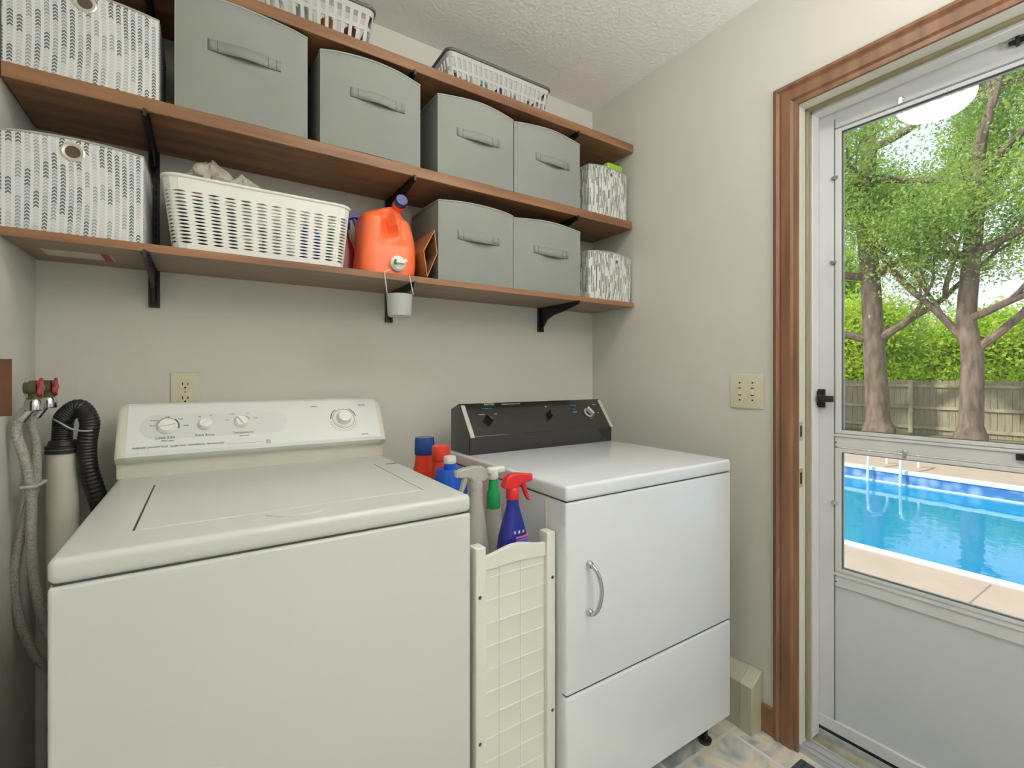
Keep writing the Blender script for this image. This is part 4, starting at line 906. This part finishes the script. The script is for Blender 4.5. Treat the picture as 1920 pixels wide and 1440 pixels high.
# zip tie round the hoses
a=ay(48,912,1.49); b=ay(76,912,1.53); cz_=a.z
mb=MB().tube([(a.x-.004,1.478,cz_),(a.x+.02,1.474,cz_),(b.x+.006,1.50,cz_),(b.x+.006,1.545,cz_),(a.x+.0,1.55,cz_),(a.x-.008,1.51,cz_),(a.x-.004,1.478,cz_)],.0035,8)
tag(obj('cable_tie',mb,M_cup),'clear plastic tie holding the two braided hoses together','cable tie')
# stand pipe
pc=ay(118,840,1.62); pz=pc.z
t=thing('drain_pipe',(pc.x,1.62,0),'off-white plastic drain standpipe in the corner beside the washer','pipe')
obj('pipe',MB().lathe((pc.x,1.62,0),[(.031,0.001),(.031,pz-.0),(.028,pz),(.028,pz-.05)],32),M_pvc,t)
obj('rubber_collar',MB().lathe((pc.x,1.62,pz-.012),[(.034,0),(.034,.008),(.030,.010),(.034,.012),(.034,.018),(.029,.020),(.027,.030),(.025,.032)],32),M_rub,t)
dh=[(pc.x-.002,1.62,pz+.012),(pc.x+.000,1.62,pz+.055),(ay(122,780,1.61).x,1.615,ay(122,780,1.61).z),(ay(148,764,1.60).x,1.605,ay(148,764,1.60).z),(ay(168,790,1.60).x,1.60,ay(168,790,1.60).z),(ay(158,830,1.60).x+.005,1.60,ay(160,835,1.60).z),(ay(166,880,1.60).x,1.60,ay(166,880,1.60).z),(ay(184,935,1.61).x,1.61,ay(184,935,1.61).z),(ay(205,1000,1.63).x,1.63,ay(205,1000,1.63).z),(ay(225,1090,1.65).x,1.65,.70)]
sp_=smoothpath(dh,30); rs=[.0205+.0008*math.sin(i*1.57) for i in range(len(sp_))]
DH=thing('drain_hose',dh[0],'black corrugated drain hose looping from the standpipe down behind the washer','hose')
obj('hose_line',MB().tube(sp_,rs,22),M_rub,DH)
w0=ay(97,787,1.60); w1=ay(136,805,1.575); w2=ay(165,808,1.572); w3=ay(182,804,1.60)
obj('wire_tie',MB().tube(smoothpath([w0+Vector((0,.01,0)),ay(108,790,1.58),w1,w2,w3+Vector((0,.01,0))],6),.002,8),M_grey,DH)
# ------------------------------------------------------------ outdoors
G=-.55; px0,px1=5.62,10.62; wy0,wy1=-9,8.5; wz=-.79
tag(obj('pool_deck',MB().box(XR+WT+.08,px0,-16,24,G-.15,G).box(px1,13.4,-16,24,G-.15,G).box(px0,px1,wy1,24,G-.15,G).box(px0,px1,-16,wy0,G-.15,G),M_deck,smooth=False),None,None)
o=bpy.data.objects['pool_deck']; del o['label']; del o['category']; o['kind']='structure'
mb=MB()
for y in (-3.6,-1.25,1.1,3.45): mb.box(2.2,px0-.12,y-.006,y+.006,G-.001,G+.001)
obj('deck_joint',mb,M_joint,o,smooth=False)
struct('ground',MB().box(13.4,60,-40,60,G-.3,G-.02),M_ground,smooth=False)
pw=MB()
for x0_,x1_ in ((px0-.3,px0),(px1,px1+.3)): pw.box(x0_,x1_,wy0,wy1,-2.0,G-.16)
pool=thing('swimming_pool',((px0+px1)/2,0,-2),'rectangular swimming pool with bright blue water and white edge beyond the door','swimming pool')
obj('liner',MB().box(px1-.01,px1+.0,wy0,wy1,-1.9,G-.02).box(px0,px0+.01,wy0,wy1,-1.9,G-.02).box(px0,px1,wy1-.01,wy1,-1.9,G-.02).box(px0,px1,wy0,wy0+.01,-1.9,G-.02),M_liner,pool,smooth=False)
obj('coping',MB().box(px1-.03,px1+.07,wy0,wy1,G-.05,G+.022,.01).box(px0-.07,px0+.03,wy0,wy1,G-.05,G+.022,.01).box(px0,px1,wy1-.03,wy1+.07,G-.05,G+.022,.01),M_cope,pool)
obj('waterline',MB().box(px1-.035,px1-.009,wy0,wy1,wz-.05,wz+.022),M_cope,pool,smooth=False)
obj('water',MB().box(px0+.01,px1-.01,wy0+.01,wy1-.01,-1.9,wz),M_water,pool,smooth=False)
# ladder
lx=px1
t=thing('pool_ladder',(lx,3.6,G),'chrome pool ladder with two curved rails at the far pool edge','ladder')
for u in (1627,1688):
    y=ax(u,880,lx-.15).y
    P=[(lx+.75,y,G),(lx+.75,y,G+.30),(lx+.55,y,G+.44),(lx+.2,y,G+.44),(lx-.08,y,G+.30),(lx-.14,y,G+.05),(lx-.16,y,wz-.3),(lx-.16,y,wz-.9)]
    obj('rail',MB().tube(smoothpath(P,8),.024,12),mat('white_rail',(232,234,236),.3,metal=.2),t)
ya=ax(1627,880,lx-.15).y; yb_=ax(1688,880,lx-.15).y
for z in (wz-.25,wz-.55): obj('step',MB().box(lx-.22,lx-.12,min(ya,yb_),max(ya,yb_),z-.02,z+.02,.005),M_whitep,t)
# fence
fx=18.2; ftop=1.06; fy0,fy1=-8.0,14.0
FN=thing('wooden_fence',(fx,3,G-.02),'weathered grey wooden picket privacy fence behind the pool','fence')
posts=[]; yp=ax(1707,760,fx-.1).y
k0=yp-2.44*5
sec=0
while k0<fy1:
    y0_=k0; y1_=k0+2.44
    mb=MB(); y=y0_
    while y<y1_-.001:
        wd=.135; h_=ftop+random.uniform(-.015,.015); d=random.uniform(0,.006)
        poly=[(y,G),(y+wd,G),(y+wd,h_-.045),(y+wd-.035,h_),(y+.035,h_),(y,h_-.045)]
        mb.prism(poly,lambda a,b,q:(q,a,b),fx+d,fx+.018+d); y+=.1436
    obj('picket_panel',mb,M_fence,FN,smooth=False)
    obj('post',MB().box(fx-.10,fx-.002,y0_-.055,y0_+.055,G,ftop-.06,.006),M_rail,FN)
    for z in (G+.18,(G+ftop)/2-.02,ftop-.17): obj('rail',MB().box(fx-.042,fx-.001,y0_+.055,y1_-.055,z-.045,z+.045,.004),M_rail,FN)
    k0+=2.44
# trees
def leaves(name,centers,sig,n_per,size,m,parent,seed):
    r=np.random.default_rng(seed); c=np.repeat(np.array(centers),n_per,axis=0); N=len(c)
    p=c+r.normal(0,1,(N,3))*np.array(sig)
    a=r.normal(0,1,(N,3)); a/=np.linalg.norm(a,axis=1)[:,None]; b=r.normal(0,1,(N,3)); b-=a*(a*b).sum(1)[:,None]; b/=np.linalg.norm(b,axis=1)[:,None]
    s=size*r.uniform(.6,1.3,(N,1)); cr_=np.cross(a,b)
    v=np.stack([p-a*s,p+b*s*.45+cr_*s*.12,p+a*s,p-b*s*.45+cr_*s*.12],1).reshape(-1,3)-np.array(rootloc(parent))
    me=bpy.data.meshes.new(name); me.vertices.add(4*N); me.vertices.foreach_set('co',v.ravel())
    me.loops.add(4*N); me.loops.foreach_set('vertex_index',np.arange(4*N)); me.polygons.add(N); me.polygons.foreach_set('loop_start',np.arange(0,4*N,4)); me.polygons.foreach_set('loop_total',np.full(N,4)); me.update(); me.validate()
    me.materials.append(m); o=bpy.data.objects.new(name,me); C.objects.link(o); o.parent=parent; return o
def grow(mb,p,d,L,r,depth,ends,rn,spread=.75,up=.15,kids=3):
    P=[p]; q=Vector(p); dd=Vector(d).normalized(); n=5
    for i in range(n):
        dd=(dd+Vector((rn.uniform(-1,1),rn.uniform(-1,1),rn.uniform(-.6,1)*.6))*.16).normalized(); q=q+dd*L/n; P.append(q.copy())
    rs=[r*(1-.45*i/n) for i in range(n+1)]; mb.tube(P,rs,8 if depth>1 else 5)
    if depth<=2: ends.append(tuple(P[3]))
    if depth==0: ends.append(tuple(P[-1])); return
    for k in range(kids):
        st=P[rn.choice([2,3,4,5])] if k else P[-1]
        nd=(dd+Vector((rn.uniform(-1,1),rn.uniform(-1,1),rn.uniform(-.5,.8)+up))*spread).normalized()
        grow(mb,st,nd,L*rn.uniform(.6,.82),r*.52,depth-1,ends,rn,spread,up,kids)
def tree(base,trunk,L,r,label,m,seed,depth=4,n_per=70,size=.11,sig=(.38,.38,.2),kids=3,limbs=(),flare=1.35):
    t=thing('tree',base,label,'tree','trees behind the pool'); rn=random.Random(seed); mb=MB(); ends=[]
    P=[Vector(p) for p in trunk]; n=len(P); mb.tube(smoothpath(P,5),[r*(flare if i<2 else 1)*(1-.35*i/((n-1)*5+1)) for i in range((n-1)*5+1)],16)
    for (i,d,f) in limbs: grow(mb,P[i],d,L*f,r*.42,depth-1,ends,rn,kids=kids)
    grow(mb,P[-1],P[-1]-P[-2],L,r*.6,depth,ends,rn,kids=kids)
    obj('trunk',mb,M_bark,t); leaves('foliage',ends,sig,n_per,size,m,t,seed)
    return t
T1=16.6
def tp(u,v,x=T1): return ax(u,v,x)
b1=tp(1648,805); b1.z=G-.03
tree(tuple(b1),[b1,tp(1644,740),tp(1638,640),tp(1632,520),tp(1622,400),tp(1630,280)],2.2,.30,'large leafy tree with thick trunk in front of the fence, left one',M_leafA,11,limbs=[(2,(0,-1,.5),.9),(2,(-.5,1,.3),.9),(3,(.2,-1,.4),1.1),(3,(-.6,.8,.2),1),(4,(.4,-1,.3),1.2),(4,(-.3,1,.3),1.1),(5,(0,-1,.2),1.1)],depth=4,n_per=190,size=.050)
b2=tp(1819,820,16.2); b2.z=G-.03
tree(tuple(b2),[b2,tp(1822,740,16.2),tp(1823,660,16.2),tp(1812,600,16.2),tp(1822,480,16.2),tp(1835,330,16.2)],2.2,.25,'forked leafy tree with slimmer trunk in front of the fence, right one',M_leafA,5,limbs=[(2,(0,-1,.75),1.3),(2,(0,.7,1.1),1.2),(3,(-.4,-1,.3),1.1),(4,(.2,1,.2),1.1),(4,(-.5,-1,.3),1.1),(5,(0,1,.2),1),(5,(-.5,-.5,.3),1)],depth=4,n_per=190,size=.050)
for i,(y,x,h,m,l) in enumerate(((9.5,25,2.6,M_leafB,'bright yellow-green leafy tree beyond the fence at the left edge of the glass'),(5.2,27,2.0,M_leafB,'bright yellow-green bushy tree beyond the fence between the two trunks'),(1.5,26,2.3,M_leafB,'bright green bushy tree beyond the fence right of the forked trunk'),(13,31,5.0,M_leafA,'tall distant tree at the far left beyond the fence'),(-2,32,4.6,M_leafA,'tall distant tree at the far right beyond the fence'))):
    b=Vector((x,y,G-.03)); tree(tuple(b),[b,b+Vector((0,.1,h*.3)),b+Vector((.1,0,h*.5)),b+Vector((0,.1,h*.7))],h*.42,.16,l,m,30+i,depth=3,n_per=260,size=.10,sig=(.6,.75,.45),kids=4,limbs=[(1,(0,1,.3),1),(1,(0,-1,.3),1),(2,(-1,.3,.3),.9),(2,(.3,1,.2),1),(2,(.3,-1,.2),1)])
